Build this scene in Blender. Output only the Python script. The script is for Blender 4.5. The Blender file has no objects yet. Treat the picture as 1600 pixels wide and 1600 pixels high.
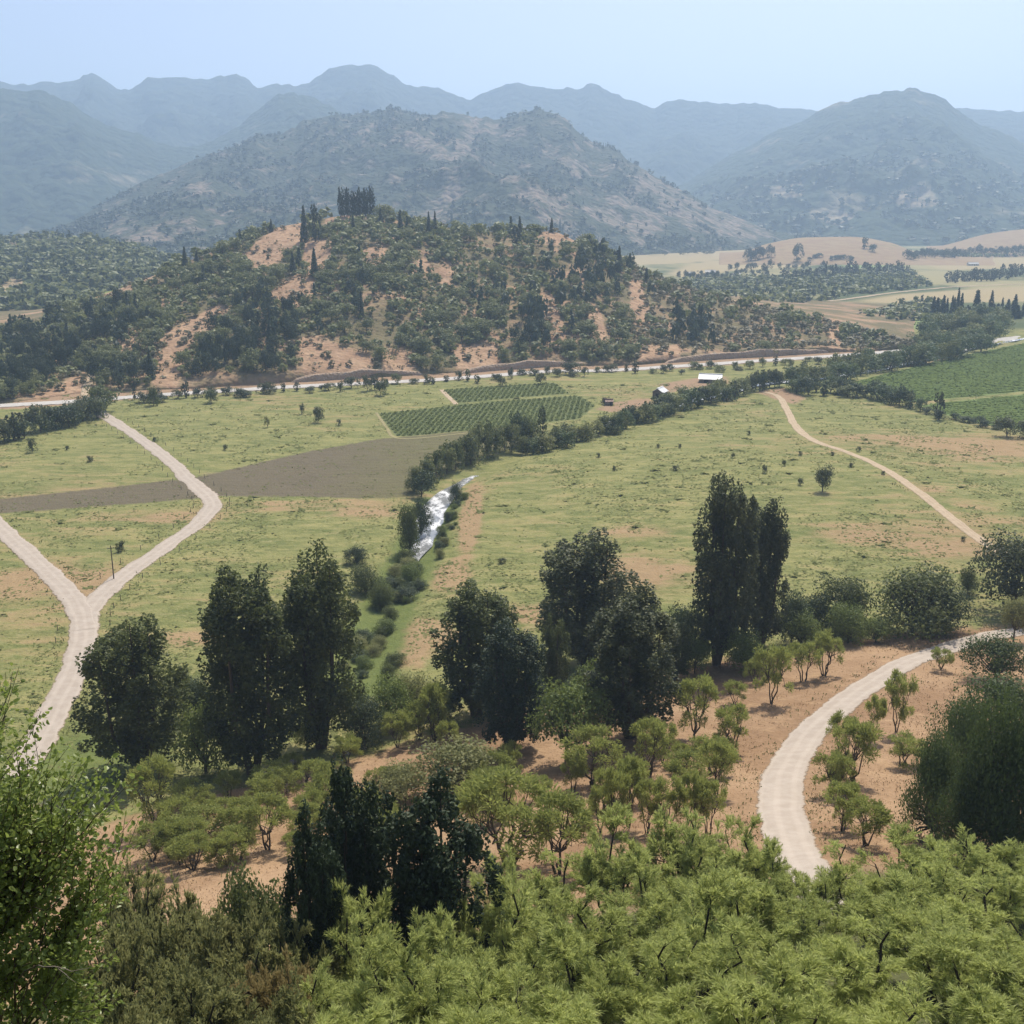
import bpy, math, random
import numpy as np

# ------------------------------------------------------------------ camera, sky, sun, exposure
S = bpy.context.scene
col = S.collection
F = 1716.0                              # focal length in photograph pixels (1600 wide)
PITCH = math.atan(470.0 / F)            # eye level lies at photograph row 330
CAMZ = 85.0                             # metres above the valley floor
cam = bpy.data.cameras.new('camera')
cam.sensor_width = 36.0
cam.lens = 36.0 * F / 1600.0
cam.clip_start = 0.1
cam.clip_end = 30000.0
camo = bpy.data.objects.new('camera', cam)
col.objects.link(camo)
camo.location = (0, 0, CAMZ)
camo.rotation_euler = (math.pi / 2 - PITCH, 0, 0)
S.camera = camo

SUN_EL, SUN_AZ = math.radians(57), math.radians(20)
world = bpy.data.worlds.new('World')
S.world = world
world.use_nodes = True
wn = world.node_tree
bg = wn.nodes['Background']
sky = wn.nodes.new('ShaderNodeTexSky')
sky.sky_type = 'NISHITA'
sky.sun_disc = False
sky.sun_elevation = SUN_EL
sky.sun_rotation = SUN_AZ
sky.altitude = 1500
sky.air_density = 0.6
sky.dust_density = 9.0
sky.ozone_density = 1.0
wn.links.new(sky.outputs[0], bg.inputs[0])
bg.inputs[1].default_value = 0.15
sl = bpy.data.lights.new('sun', 'SUN')
sl.energy = 4.8
sl.angle = math.radians(0.5)
sl.color = (1.0, 0.925, 0.80)
so = bpy.data.objects.new('sun', sl)
col.objects.link(so)
so.rotation_euler = (-(math.pi / 2 - SUN_EL), 0, -SUN_AZ)

S.view_settings.view_transform = 'Standard'
S.view_settings.look = 'None'
S.view_settings.exposure = 0.33
S.view_settings.gamma = 1.0
S.cycles.use_denoising = True
S.cycles.max_bounces = 5
S.cycles.diffuse_bounces = 2
S.cycles.glossy_bounces = 2
S.cycles.transmission_bounces = 3
S.cycles.volume_bounces = 1
S.cycles.caustics_reflective = False
S.cycles.caustics_refractive = False

rng = np.random.default_rng(11)
random.seed(5)

# ------------------------------------------------------------------ numeric helpers
CP, SP = math.cos(PITCH), math.sin(PITCH)


def ray(px, py):
    cx = (np.asarray(px, float) - 800) / F
    cy = (800 - np.asarray(py, float)) / F
    return cx, CP + cy * SP, -SP + cy * CP


def pix(X, Y, Z):
    dz = Z - CAMZ
    d = Y * CP - dz * SP
    up = Y * SP + dz * CP
    return 800 + F * X / d, 800 - F * up / d


def pchip(xs, ys, x):
    xs = np.asarray(xs, float); ys = np.asarray(ys, float)
    h = np.diff(xs); dl = np.diff(ys) / h
    m = np.zeros_like(ys)
    m[0], m[-1] = dl[0], dl[-1]
    for i in range(1, len(xs) - 1):
        if dl[i - 1] * dl[i] > 0:
            w1, w2 = 2 * h[i] + h[i - 1], h[i] + 2 * h[i - 1]
            m[i] = (w1 + w2) / (w1 / dl[i - 1] + w2 / dl[i])
    x = np.clip(x, xs[0], xs[-1])
    k = np.clip(np.searchsorted(xs, x, 'right') - 1, 0, len(xs) - 2)
    t = (x - xs[k]) / h[k]
    return ((2 * t**3 - 3 * t**2 + 1) * ys[k] + (t**3 - 2 * t**2 + t) * h[k] * m[k]
            + (-2 * t**3 + 3 * t**2) * ys[k + 1] + (t**3 - t**2) * h[k] * m[k + 1])


def _hash(i, j, s):
    n = (i * 374761393 + j * 668265263 + s * 1442695041) & 0xffffffff
    n = ((n ^ (n >> 13)) * 1274126177) & 0xffffffff
    return ((n ^ (n >> 16)) & 0xffff) / 65535.0


def vnoise(x, y, s=0):
    xi = np.floor(x).astype(np.int64); yi = np.floor(y).astype(np.int64)
    fx = x - xi; fy = y - yi
    fx = fx * fx * (3 - 2 * fx); fy = fy * fy * (3 - 2 * fy)
    a = _hash(xi, yi, s); b = _hash(xi + 1, yi, s)
    c = _hash(xi, yi + 1, s); d = _hash(xi + 1, yi + 1, s)
    return (a * (1 - fx) + b * fx) * (1 - fy) + (c * (1 - fx) + d * fx) * fy


def fbm(x, y, s=0, o=4):
    r = 0; a = 0.5; t = 0
    for k in range(o):
        r = r + a * vnoise(x * 2**k + 17 * k, y * 2**k + 31 * k, s + k); t += a; a *= 0.5
    return r / t


def ridged(x, y, s=0, o=4):
    r = 0; a = 0.5; t = 0
    for k in range(o):
        r = r + a * (1 - np.abs(2 * vnoise(x * 2**k + 17 * k, y * 2**k + 31 * k, s + k) - 1)); t += a; a *= 0.5
    return r / t


def sstep(a, b, x):
    t = np.clip((x - a) / (b - a), 0, 1)
    return t * t * (3 - 2 * t)


def on_plane(px, py, z):
    rx, ry, rz = ray(px, py)
    k = (z - CAMZ) / rz
    return rx * k, ry * k


def polydist(X, Y, P):
    """distance to an open polyline"""
    d = np.full(np.shape(X), 1e9)
    for (ax, ay), (bx, by) in zip(P[:-1], P[1:]):
        ex, ey = bx - ax, by - ay
        t = np.clip(((X - ax) * ex + (Y - ay) * ey) / (ex * ex + ey * ey + 1e-9), 0, 1)
        d = np.minimum(d, np.hypot(X - ax - t * ex, Y - ay - t * ey))
    return d


def inside(X, Y, P):
    r = np.zeros(np.shape(X), bool)
    n = len(P)
    for i in range(n):
        (ax, ay), (bx, by) = P[i], P[(i + 1) % n]
        c = ((ay > Y) != (by > Y)) & (X < (bx - ax) * (Y - ay) / (by - ay + 1e-12) + ax)
        r ^= c
    return r


def sdpoly(X, Y, P):
    d = polydist(X, Y, list(P) + [P[0]])
    return np.where(inside(X, Y, P), d, -d)


# ------------------------------------------------------------------ the lie of the land
toe_px = [(-400, 1390), (-100, 1345), (100, 1300), (250, 1255), (400, 1212), (560, 1172), (760, 1112), (1000, 1045), (1300, 992), (1600, 962), (2000, 930)]
_tx, _ty = on_plane(np.array([p[0] for p in toe_px]), np.array([p[1] for p in toe_px]), 2.5)
PROF = ([-0.9, -0.3, 0.0, .05, .16, .32, .47, .63, .79, .93, 1.03, 1.25],
        [118, 100, 83.3, 74, 57, 38, 25.5, 15.5, 8.3, 4.0, 1.6, 0.0])

river_px = [(560, 1075), (575, 1020), (592, 975), (612, 935), (636, 890), (653, 862), (668, 830), (680, 795), (702, 768), (735, 747), (775, 730), (822, 707), (890, 682), (990, 650), (1070, 628), (1140, 612), (1190, 600), (1300, 588), (1400, 572), (1500, 548), (1620, 525)]
_rx, _ry = on_plane(np.array([p[0] for p in river_px]), np.array([p[1] for p in river_px]), -0.6)
RIVER = list(zip(_rx, _ry))


def zground(X, Y):
    X = np.asarray(X, float); Y = np.asarray(Y, float)
    toe = pchip(_tx, _ty, X)
    q = Y / toe
    z = pchip(PROF[0], PROF[1], q)
    m = sstep(0.95, 1.3, q)
    z = z + (fbm(X / 23, Y / 23, 3, 3) - .5) * (2.2 * (1 - m) * sstep(0.03, .2, q) + .5 * m * np.where(Y < 1500, 1, 0))
    z = z + 4.5 * np.exp(-((X - 95) / 85)**2 - ((Y - 330) / 100)**2) * m
    near = (Y > 150) & (Y < 900) & (np.abs(X) < 500)
    if np.ndim(X) == 0:
        dr = polydist(X, Y, RIVER) if near else 99.0
    else:
        dr = np.full(X.shape, 99.0)
        dr[near] = polydist(X[near], Y[near], RIVER)
    z = z - 1.7 * np.exp(-(dr / 7.5)**2) * m
    return z


class Ridge:
    """a hill from its skyline: (px, py, distance) with a foot distance and a back fall"""
    def __init__(s, name, crest, foot, back=600, shape=1.25, amp=.12, scale=300, seed=0, ulim=None, cut=0, jag=0.0):
        c = np.array(crest, float)
        rx, ry, rz = ray(c[:, 0], c[:, 1])
        s.u = rx / ry; s.Yc = c[:, 2]; s.zc = CAMZ + rz / ry * c[:, 2]
        f = np.array(foot, float)
        if f.shape[1] == 2:                    # foot given in pixels, on the floor
            fx, fy = on_plane(f[:, 0], f[:, 1], 0.5)
            s.fu, s.Yf = fx / fy, fy
        else:                                   # (px, py, Y)
            rx, ry, rz = ray(f[:, 0], f[:, 1])
            s.fu, s.Yf = rx / ry, f[:, 2]
        s.name, s.back, s.shape, s.amp, s.scale, s.seed, s.cut, s.jag = name, back, shape, amp, scale, seed, cut, jag
        s.ulim = ulim or (s.u[0], s.u[-1])

    def vals(s, u):
        zc = pchip(s.u, s.zc, u)
        if s.jag:
            zc = zc * (1 + s.jag * ((fbm(u * 45, u * 0, s.seed + 3, 3) - .5) * .10 + (fbm(u * 230, u * 0 + 5, s.seed + 4, 3) - .5) * .035))
        return np.interp(u, s.fu, s.Yf), pchip(s.u, s.Yc, u), zc

    def z(s, X, Y):
        u = X / np.maximum(Y, 1.0)
        Yf, Yc, zc = s.vals(u)
        t = (Y - Yf) / np.maximum(Yc - Yf, 1.0)
        tt = np.clip(t, 0, 1)
        S_ = s.shape * tt + (1 - s.shape) * tt * tt
        b = np.clip((Y - Yc) / s.back, 0, 1)
        zz = zc * S_ * (1 - .9 * (b * b * (3 - 2 * b)))
        w = np.where(t < 1, 4 * tt * (1 - tt) * .8 + .2 * tt**.5 * (1 - tt), 0)
        if s.jag: w = np.where(t < 1, np.minimum(1, tt * 2.5) * np.minimum(1, (1 - tt) * 3.5), 0)
        wp = (fbm(X / s.scale * .7, Y / s.scale * .7, s.seed + 5, 3) - .5) * 1.1
        n = ridged(X / s.scale + wp, Y / (s.scale * (3.2 if s.jag else 1.7)) + wp, s.seed, 5) - .62
        zz = zz + n * s.amp * np.maximum(zc, 20) * w
        zz = zz + (fbm(X / (s.scale * .12), Y / (s.scale * .12), s.seed + 9, 3) - .5) * s.amp * .25 * np.maximum(zc, 20) * np.clip(t * 6, 0, 1) * (1 - .85 * np.clip(t, 0, 1) ** 5)
        if s.cut:
            n2 = sstep(.42, .62, vnoise(X / 45, Y * 0, 4))
            zz = zz + s.cut * (0.25 + .75 * n2) * sstep(0, .012, t) * (1 - sstep(.02, .22, t))
        out = (t < 0)
        return np.where(out, -4 + 0 * zz, np.where(u < s.ulim[0], -4, np.where(u > s.ulim[1], -4, zz)))


HILL = Ridge('near', [(-260, 585, 610), (-100, 552, 650), (0, 527, 690), (70, 507, 720), (150, 470, 760), (230, 437, 790), (290, 411, 815), (380, 376, 850), (440, 354, 880), (480, 347, 890), (545, 337, 900), (590, 337, 900), (650, 349, 895), (720, 358, 890), (800, 363, 890), (860, 362, 890), (900, 377, 885), (960, 404, 875), (1010, 428, 865), (1080, 456, 845), (1160, 476, 820), (1250, 496, 790), (1330, 514, 760), (1400, 532, 735), (1450, 545, 718), (1500, 552, 705)],
             [(-260, 652), (0, 630), (140, 612), (300, 606), (470, 595), (640, 586), (850, 572), (1000, 569), (1100, 561), (1250, 552), (1400, 545), (1450, 549), (1500, 553)],
             back=330, shape=1.2, amp=.24, scale=110, seed=21, cut=3.0)
LOWL = Ridge('lowl', [(-300, 380, 1500), (-100, 388, 1500), (0, 378, 1500), (60, 372, 1500), (130, 374, 1480), (190, 384, 1450), (240, 398, 1400), (300, 420, 1300), (380, 445, 1200), (460, 470, 1100)],
             [(-300, 400, 960), (200, 400, 960), (460, 470, 1000)], back=500, shape=1.3, amp=.2, scale=160, seed=31)
MIDM = Ridge('mid', [(-150, 420, 2500), (0, 378, 2600), (100, 352, 2700), (190, 303, 2900), (270, 264, 3050), (330, 240, 3100), (400, 216, 3200), (480, 191, 3300), (560, 173, 3350), (615, 168, 3350), (660, 181, 3330), (720, 180, 3300), (770, 190, 3280), (830, 176, 3250), (870, 186, 3220), (920, 215, 3160), (1000, 260, 3060), (1080, 306, 2960), (1150, 340, 2900), (1230, 366, 2850), (1330, 380, 2800)],
             [(-150, 420, 1900), (300, 300, 1800), (800, 300, 1950), (1000, 300, 2250), (1230, 366, 2700), (1330, 380, 2780)], back=900, shape=1.1, amp=.42, scale=400, seed=41, jag=1.0)
RIGHTM = Ridge('right', [(860, 385, 4600), (950, 352, 4600), (1050, 296, 4650), (1150, 240, 4700), (1220, 203, 4700), (1275, 178, 4700), (1320, 161, 4700), (1380, 146, 4700), (1430, 140, 4700), (1460, 150, 4700), (1490, 166, 4700), (1540, 196, 4700), (1600, 222, 4700), (1750, 280, 4700), (1900, 330, 4600)],
               [(860, 300, 3000), (1100, 300, 2900), (1900, 300, 2800)], back=1200, shape=.75, amp=.5, scale=620, seed=51, jag=.8)
LEFTM = Ridge('left', [(-500, 90, 4300), (-300, 115, 4300), (-100, 128, 4300), (0, 136, 4300), (60, 142, 4300), (95, 158, 4300), (150, 188, 4350), (210, 210, 4400), (280, 232, 4400), (360, 205, 4600), (410, 165, 4700), (448, 148, 4700), (490, 156, 4700), (540, 178, 4600), (620, 200, 4500), (760, 250, 4300), (900, 300, 4200), (1050, 340, 4200)],
              [(-500, 300, 2900), (1050, 300, 3400)], back=1200, shape=.8, amp=.5, scale=560, seed=61, jag=.8)
FARM = Ridge('far', [(-500, 150, 6300), (-100, 135, 6300), (0, 131, 6300), (50, 128, 6300), (95, 122, 6300), (130, 118, 6300), (165, 126, 6300), (200, 134, 6300), (230, 126, 6300), (265, 118, 6300), (300, 126, 6300), (320, 127, 6300), (345, 117, 6300), (365, 114, 6300), (385, 124, 6300), (402, 139, 6300), (440, 133, 6300), (480, 128, 6300), (500, 118, 6300), (530, 102, 6300), (560, 98, 6300), (585, 100, 6300), (610, 114, 6300), (650, 132, 6300), (690, 142, 6300), (735, 151, 6300), (760, 142, 6300), (805, 129, 6300), (840, 131, 6300), (870, 135, 6300), (920, 135, 6300), (960, 146, 6300), (1000, 158, 6300), (1020, 163, 6300), (1040, 155, 6300), (1080, 158, 6300), (1120, 156, 6300), (1160, 160, 6300), (1220, 168, 6300), (1275, 176, 6300), (1350, 180, 6300), (1450, 176, 6300), (1515, 172, 6300), (1550, 173, 6300), (1600, 172, 6300), (1750, 180, 6300), (2000, 160, 6300)],
             [(-500, 200, 4200), (2000, 200, 4000)], back=1500, shape=.8, amp=.5, scale=700, seed=71, jag=.8)
DOME = Ridge('dome', [(1120, 406, 2050), (1160, 396, 2080), (1200, 381, 2100), (1260, 371, 2150), (1330, 370, 2150), (1390, 379, 2120), (1430, 394, 2080), (1490, 402, 2050), (1560, 408, 2000)],
             [(1120, 400, 1850), (1560, 400, 1820)], back=400, shape=1.4, amp=.03, scale=300, seed=81)
DOMER = Ridge('domer', [(1440, 394, 2500), (1490, 380, 2500), (1540, 366, 2500), (1600, 358, 2500), (1700, 352, 2500), (1850, 372, 2500)],
              [(1440, 380, 2150), (1850, 380, 2150)], back=400, shape=1.4, amp=.04, scale=300, seed=82)
LEVEE = Ridge('leftfield', [(-250, 485, 1010), (0, 482, 1010), (80, 473, 1010), (150, 459, 1010), (220, 447, 1010), (300, 438, 1010)],
              [(-250, 500, 860), (300, 500, 880)], back=150, shape=1.3, amp=.02, scale=120, seed=85)
RIDGES = [HILL, LOWL, MIDM, RIGHTM, LEFTM, FARM, DOME, DOMER, LEVEE]


def hmax(X, Y):
    z = zground(X, Y)
    for r in RIDGES:
        z = np.maximum(z, r.z(X, Y))
    return z


def G(px, py, only=None):
    """first point where the ray through a photograph pixel meets the land"""
    rx, ry, rz = (float(v) for v in ray(px, py))
    Y = np.geomspace(8, 6800, 2600)
    X = rx / ry * Y
    Z = CAMZ + rz / ry * Y
    h = zground(X, Y) if only == 'ground' else hmax(X, Y)
    k = np.argmax(Z < h)
    if k == 0:
        k = len(Y) - 1
    a = (Z[k - 1] - h[k - 1]); b = (h[k] - Z[k])
    t = a / (a + b + 1e-9) if k > 0 else 0
    y = Y[k - 1] + (Y[k] - Y[k - 1]) * t
    x = rx / ry * y
    return x, y, float(h[k - 1] + (h[k] - h[k - 1]) * t)


def GP(pts, only='ground'):
    return [G(a, b, only)[:2] for a, b in pts]


# ------------------------------------------------------------------ object helpers
def setp(o, label=None, cat=None, group=None, kind=None):
    if label: o['label'] = label
    if cat: o['category'] = cat
    if group: o['group'] = group
    if kind: o['kind'] = kind
    return o


def mesh(name, V, faces, mats, attrs=None, smooth=False, midx=None):
    """faces: (n,k) int array or a list of such arrays"""
    me = bpy.data.meshes.new(name)
    V = np.asarray(V, np.float32)
    fl = faces if isinstance(faces, list) else [faces]
    fl = [np.asarray(f, np.int32) for f in fl if len(f)]
    me.vertices.add(len(V))
    me.vertices.foreach_set('co', V.ravel())
    li = np.concatenate([f.ravel() for f in fl])
    cnt = np.concatenate([np.full(len(f), f.shape[1], np.int32) for f in fl])
    me.loops.add(len(li))
    me.loops.foreach_set('vertex_index', li)
    me.polygons.add(len(cnt))
    st = np.zeros(len(cnt), np.int32); st[1:] = np.cumsum(cnt)[:-1]
    me.polygons.foreach_set('loop_start', st)
    if midx is not None:
        me.polygons.foreach_set('material_index', np.asarray(midx, np.int32))
    me.polygons.foreach_set('use_smooth', np.full(len(cnt), smooth, bool))
    for m in (mats if isinstance(mats, (list, tuple)) else [mats]):
        me.materials.append(m)
    for k, v in (attrs or {}).items():
        a = me.attributes.new(k, 'FLOAT', 'POINT')
        a.data.foreach_set('value', np.asarray(v, np.float32))
    me.update(calc_edges=True)
    me.validate()
    return me


def obj(name, me, parent=None):
    o = bpy.data.objects.new(name, me)
    col.objects.link(o)
    if parent: o.parent = parent
    return o


def empty(name, loc, rz=0, sc=(1, 1, 1)):
    o = bpy.data.objects.new(name, None)
    col.objects.link(o)
    o.location = loc; o.rotation_euler = (0, 0, rz); o.scale = sc
    o.empty_display_size = 0.5
    return o


# ------------------------------------------------------------------ materials
class NT:
    def __init__(s, name):
        s.m = bpy.data.materials.new(name); s.m.use_nodes = True
        s.t = s.m.node_tree; s.t.nodes.clear()
        s.out = s.t.nodes.new('ShaderNodeOutputMaterial')

    def lk(s, a, b):
        if hasattr(a, 'is_output') or isinstance(a, bpy.types.NodeSocket):
            s.t.links.new(a, b)
        else:
            if isinstance(a, (tuple, list)) and len(a) == 3 and b.type == 'RGBA':
                a = (*a, 1)
            b.default_value = a

    def pos(s):
        n = s.t.nodes.new('ShaderNodeTexCoord'); return n.outputs['Object']

    def attr(s, name):
        n = s.t.nodes.new('ShaderNodeAttribute'); n.attribute_name = name; return n.outputs['Fac']

    def rand(s):
        return s.t.nodes.new('ShaderNodeObjectInfo').outputs['Random']

    def noise(s, vec, scale, detail=3, rough=.55, dist=0):
        n = s.t.nodes.new('ShaderNodeTexNoise')
        s.lk(vec, n.inputs['Vector']); n.inputs['Scale'].default_value = scale
        n.inputs['Detail'].default_value = detail; n.inputs['Roughness'].default_value = rough
        n.inputs['Distortion'].default_value = dist
        return n.outputs['Fac']

    def vor(s, vec, scale):
        n = s.t.nodes.new('ShaderNodeTexVoronoi')
        s.lk(vec, n.inputs['Vector']); n.inputs['Scale'].default_value = scale
        return n.outputs['Distance']

    def mapping(s, vec, scale):
        n = s.t.nodes.new('ShaderNodeMapping'); s.lk(vec, n.inputs['Vector']); n.inputs['Scale'].default_value = scale
        return n.outputs[0]

    def math(s, op, a, b=0.0):
        n = s.t.nodes.new('ShaderNodeMath'); n.operation = op
        s.lk(a, n.inputs[0]); s.lk(b, n.inputs[1])
        return n.outputs[0]

    def rng(s, v, a, b, c=0., d=1.):
        n = s.t.nodes.new('ShaderNodeMapRange'); n.interpolation_type = 'SMOOTHSTEP'
        s.lk(v, n.inputs[0])
        for i, x in enumerate((a, b, c, d)): n.inputs[1 + i].default_value = x
        return n.outputs[0]

    def mix(s, f, a, b):
        n = s.t.nodes.new('ShaderNodeMix'); n.data_type = 'RGBA'
        s.lk(f, n.inputs[0]); s.lk(a, n.inputs[6]); s.lk(b, n.inputs[7])
        return n.outputs[2]

    def scale(s, c, f):
        n = s.t.nodes.new('ShaderNodeVectorMath'); n.operation = 'SCALE'
        s.lk(c, n.inputs[0]); s.lk(f, n.inputs['Scale'])
        return n.outputs[0]

    def bump(s, h, strength, dist):
        n = s.t.nodes.new('ShaderNodeBump'); s.lk(h, n.inputs['Height'])
        n.inputs['Strength'].default_value = strength; n.inputs['Distance'].default_value = dist
        return n.outputs[0]

    def surf(s, colr, rough=.8, spec=.2, normal=None, metallic=0.0):
        p = s.t.nodes.new('ShaderNodeBsdfPrincipled')
        s.lk(colr, p.inputs['Base Color']); s.lk(rough, p.inputs['Roughness'])
        p.inputs['Specular IOR Level'].default_value = spec
        p.inputs['Metallic'].default_value = metallic
        if normal is not None: s.lk(normal, p.inputs['Normal'])
        s.t.links.new(p.outputs[0], s.out.inputs[0])
        return p


def foliage(name, dark, light, trans=.3, rough=.55, spec=.25, tcol=None):
    n = NT(name)
    t = n.math('ADD', n.math('MULTIPLY', n.attr('tint'), .68), n.math('MULTIPLY', n.rand(), .34))
    c = n.mix(t, dark, light)
    p = n.t.nodes.new('ShaderNodeBsdfPrincipled')
    n.lk(c, p.inputs['Base Color']); p.inputs['Roughness'].default_value = rough
    p.inputs['Specular IOR Level'].default_value = spec
    tr = n.t.nodes.new('ShaderNodeBsdfTranslucent')
    n.lk(n.mix(.5, c, tcol or light), tr.inputs[0])
    mx = n.t.nodes.new('ShaderNodeMixShader'); mx.inputs[0].default_value = trans
    n.t.links.new(p.outputs[0], mx.inputs[1]); n.t.links.new(tr.outputs[0], mx.inputs[2])
    n.t.links.new(mx.outputs[0], n.out.inputs[0])
    return n.m


def bark(name, c1, c2, sc=6):
    n = NT(name)
    v = n.mapping(n.pos(), (1, 1, .2))
    f = n.noise(v, sc, 4)
    n.surf(n.mix(f, c1, c2), .9, .1, n.bump(f, .5, .05))
    return n.m


M_poplar = foliage('poplar_leaf', (.042, .060, .021), (.160, .185, .062), .4)
M_poplar2 = foliage('poplar_leaf_grey', (.040, .054, .027), (.140, .155, .072), .37)
M_cypress = foliage('dark_leaf', (.016, .030, .017), (.065, .092, .044), .24)
M_big = foliage('broad_leaf', (.036, .060, .020), (.115, .155, .046), .32)
M_espino = foliage('acacia_leaf', (.15, .185, .048), (.37, .40, .115), .46)
M_feather = foliage('feather_leaf', (.22, .265, .078), (.53, .575, .20), .54)
M_olive = foliage('olive_leaf', (.14, .155, .058), (.34, .34, .14), .46)
M_shrub = foliage('shrub_leaf', (.085, .12, .034), (.21, .26, .07), .38)
M_left = foliage('glossy_leaf', (.10, .15, .03), (.32, .39, .095), .5, .35, .5)
M_hill = foliage('hill_leaf', (.065, .090, .036), (.245, .26, .10), .3)
M_hilldk = foliage('hill_dark_leaf', (.028, .044, .028), (.080, .104, .055), .18)
M_hilldry = foliage('hill_dry_leaf', (.085, .082, .042), (.24, .21, .115), .22)
M_belt = foliage('belt_leaf', (.060, .092, .040), (.165, .21, .085), .28)
M_hilldry2 = foliage('straw_leaf', (.19, .15, .06), (.42, .34, .15), .4)
M_river = foliage('river_leaf', (.032, .050, .028), (.105, .135, .06), .24)
M_vine = foliage('vine_leaf', (.085, .110, .040), (.140, .165, .060), .2, .95, .03)
M_crop = foliage('crop_leaf', (.110, .155, .046), (.165, .215, .068), .2, .95, .03)
M_grass = foliage('grass_blade', (.12, .15, .05), (.27, .265, .115), .3, .95, .03)
M_dry = foliage('dry_grass_blade', (.22, .14, .08), (.40, .28, .165), .35)
M_weed = foliage('weed_leaf', (.11, .13, .05), (.20, .21, .085), .32, .95, .03)
M_bark = bark('bark', (.05, .04, .03), (.13, .105, .085))
M_barkdk = bark('dark_bark', (.022, .018, .016), (.06, .05, .042))
M_barkpale = bark('pale_bark', (.10, .085, .07), (.22, .19, .16))

# ---- ground
def m_ground():
    n = NT('ground')
    P = n.pos()
    nL = n.noise(P, .011, 3); nM = n.noise(P, .055, 4, .6); nS = n.noise(P, .35, 4, .6); nT = n.noise(P, 1.6, 3, .6)
    Pg = n.mapping(P, (.05, .16, 1)); nG = n.noise(Pg, 1.0, 5, .65, .6)
    nH = n.noise(n.mapping(P, (.22, .5, 1)), 1.0, 4, .7, .4)
    # meadow
    g = n.mix(n.rng(nG, .35, .66), (.118, .137, .045), (.252, .237, .094))
    g = n.mix(n.rng(nS, .42, .62, 0, .7), g, (.185, .190, .072))
    g = n.mix(n.rng(nH, .52, .66, 0, .6), g, (.105, .118, .046))
    g = n.mix(n.rng(nH, .48, .34, 0, .5), g, (.29, .25, .125))
    g = n.mix(n.rng(nT, .55, .75, 0, .5), g, (.085, .11, .04))
    g = n.mix(n.rng(nT, .45, .28, 0, .4), g, (.30, .28, .14))
    dryv = n.math('ADD', n.math('ADD', n.attr('dry'), n.math('MULTIPLY', nL, .82)), n.math('MULTIPLY', nG, .8))
    g = n.mix(n.rng(dryv, .82, 1.12, 0, .85), g, n.mix(nS, (.235, .150, .085), (.35, .245, .145)))
    lush = n.rng(n.math('ADD', n.attr('lush'), n.math('MULTIPLY', nS, .5)), .5, .85)
    g = n.mix(lush, g, n.mix(nS, (.07, .10, .03), (.165, .185, .06)))
    # dry slope on the camera's side
    d = n.mix(n.rng(nM, .35, .65), (.225, .142, .082), (.315, .212, .128))
    d = n.mix(n.rng(nS, .5, .75, 0, .6), d, (.37, .255, .150))
    d = n.mix(n.rng(nT, .52, .7, 0, .45), d, (.165, .105, .06))
    d = n.mix(n.rng(n.math('ADD', n.attr('scrub'), n.math('MULTIPLY', nS, .6)), .6, 1.0), d, n.mix(nT, (.05, .06, .025), (.12, .12, .055)))
    e = n.math('ADD', n.attr('slope'), n.math('MULTIPLY', n.math('SUBTRACT', nS, .5), 10))
    c = n.mix(n.rng(e, -2.5, 2.5), g, d)
    # ploughed strip
    pl = n.mix(n.rng(n.math('ADD', n.attr('weedy'), n.math('MULTIPLY', nG, .5)), .35, .95), (.125, .104, .070), (.130, .122, .058))
    pl = n.mix(n.rng(nH, .5, .7, 0, .5), pl, (.155, .135, .085))
    pl = n.mix(n.rng(nM, .55, .75, 0, .4), pl, (.09, .075, .055))
    nF = n.noise(n.mapping(P, (.05, 1.1, 1)), 1.0, 3, .6, .3)
    pl = n.mix(n.rng(nF, .42, .62, 0, .55), pl, (.098, .086, .055))
    pl = n.mix(n.rng(nT, .58, .7, 0, .5), pl, (.17, .155, .085))
    jit = n.math('MULTIPLY', n.math('SUBTRACT', nS, .5), 5)
    c = n.mix(n.rng(n.math('ADD', n.attr('plough'), jit), -1.2, 1.2), c, pl)
    c = n.mix(n.rng(n.math('ADD', n.attr('vine'), n.math('MULTIPLY', jit, .3)), -.8, .8), c, n.mix(nS, (.095, .118, .045), (.135, .150, .060)))
    c = n.mix(n.rng(n.math('ADD', n.attr('crop'), n.math('MULTIPLY', jit, .3)), -.8, .8), c, n.mix(nM, (.10, .145, .043), (.145, .19, .06)))
    # bare earth yards and verges
    c = n.mix(n.rng(n.math('ADD', n.attr('bare'), jit), -2, 2), c, n.mix(nS, (.24, .16, .10), (.31, .215, .14)))
    # the wide valley beyond the river
    nV = n.noise(n.mapping(P, (1, .5, 1)), .006, 4, .6)
    far = n.mix(n.rng(nV, .42, .58), (.075, .095, .042), (.26, .23, .12))
    far = n.mix(n.rng(n.attr('fartan'), -12, 12), far, n.mix(nM, (.28, .225, .125), (.33, .27, .155)))
    far = n.mix(n.rng(n.attr('fargreen'), -12, 12), far, n.mix(nM, (.16, .21, .08), (.22, .26, .10)))
    c = n.mix(n.rng(n.attr('far'), -15, 15), c, far)
    h = n.math('ADD', nT, n.math('MULTIPLY', nS, 1.5))
    n.surf(c, .95, .08, n.bump(h, .7, .35))
    return n.m


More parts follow.
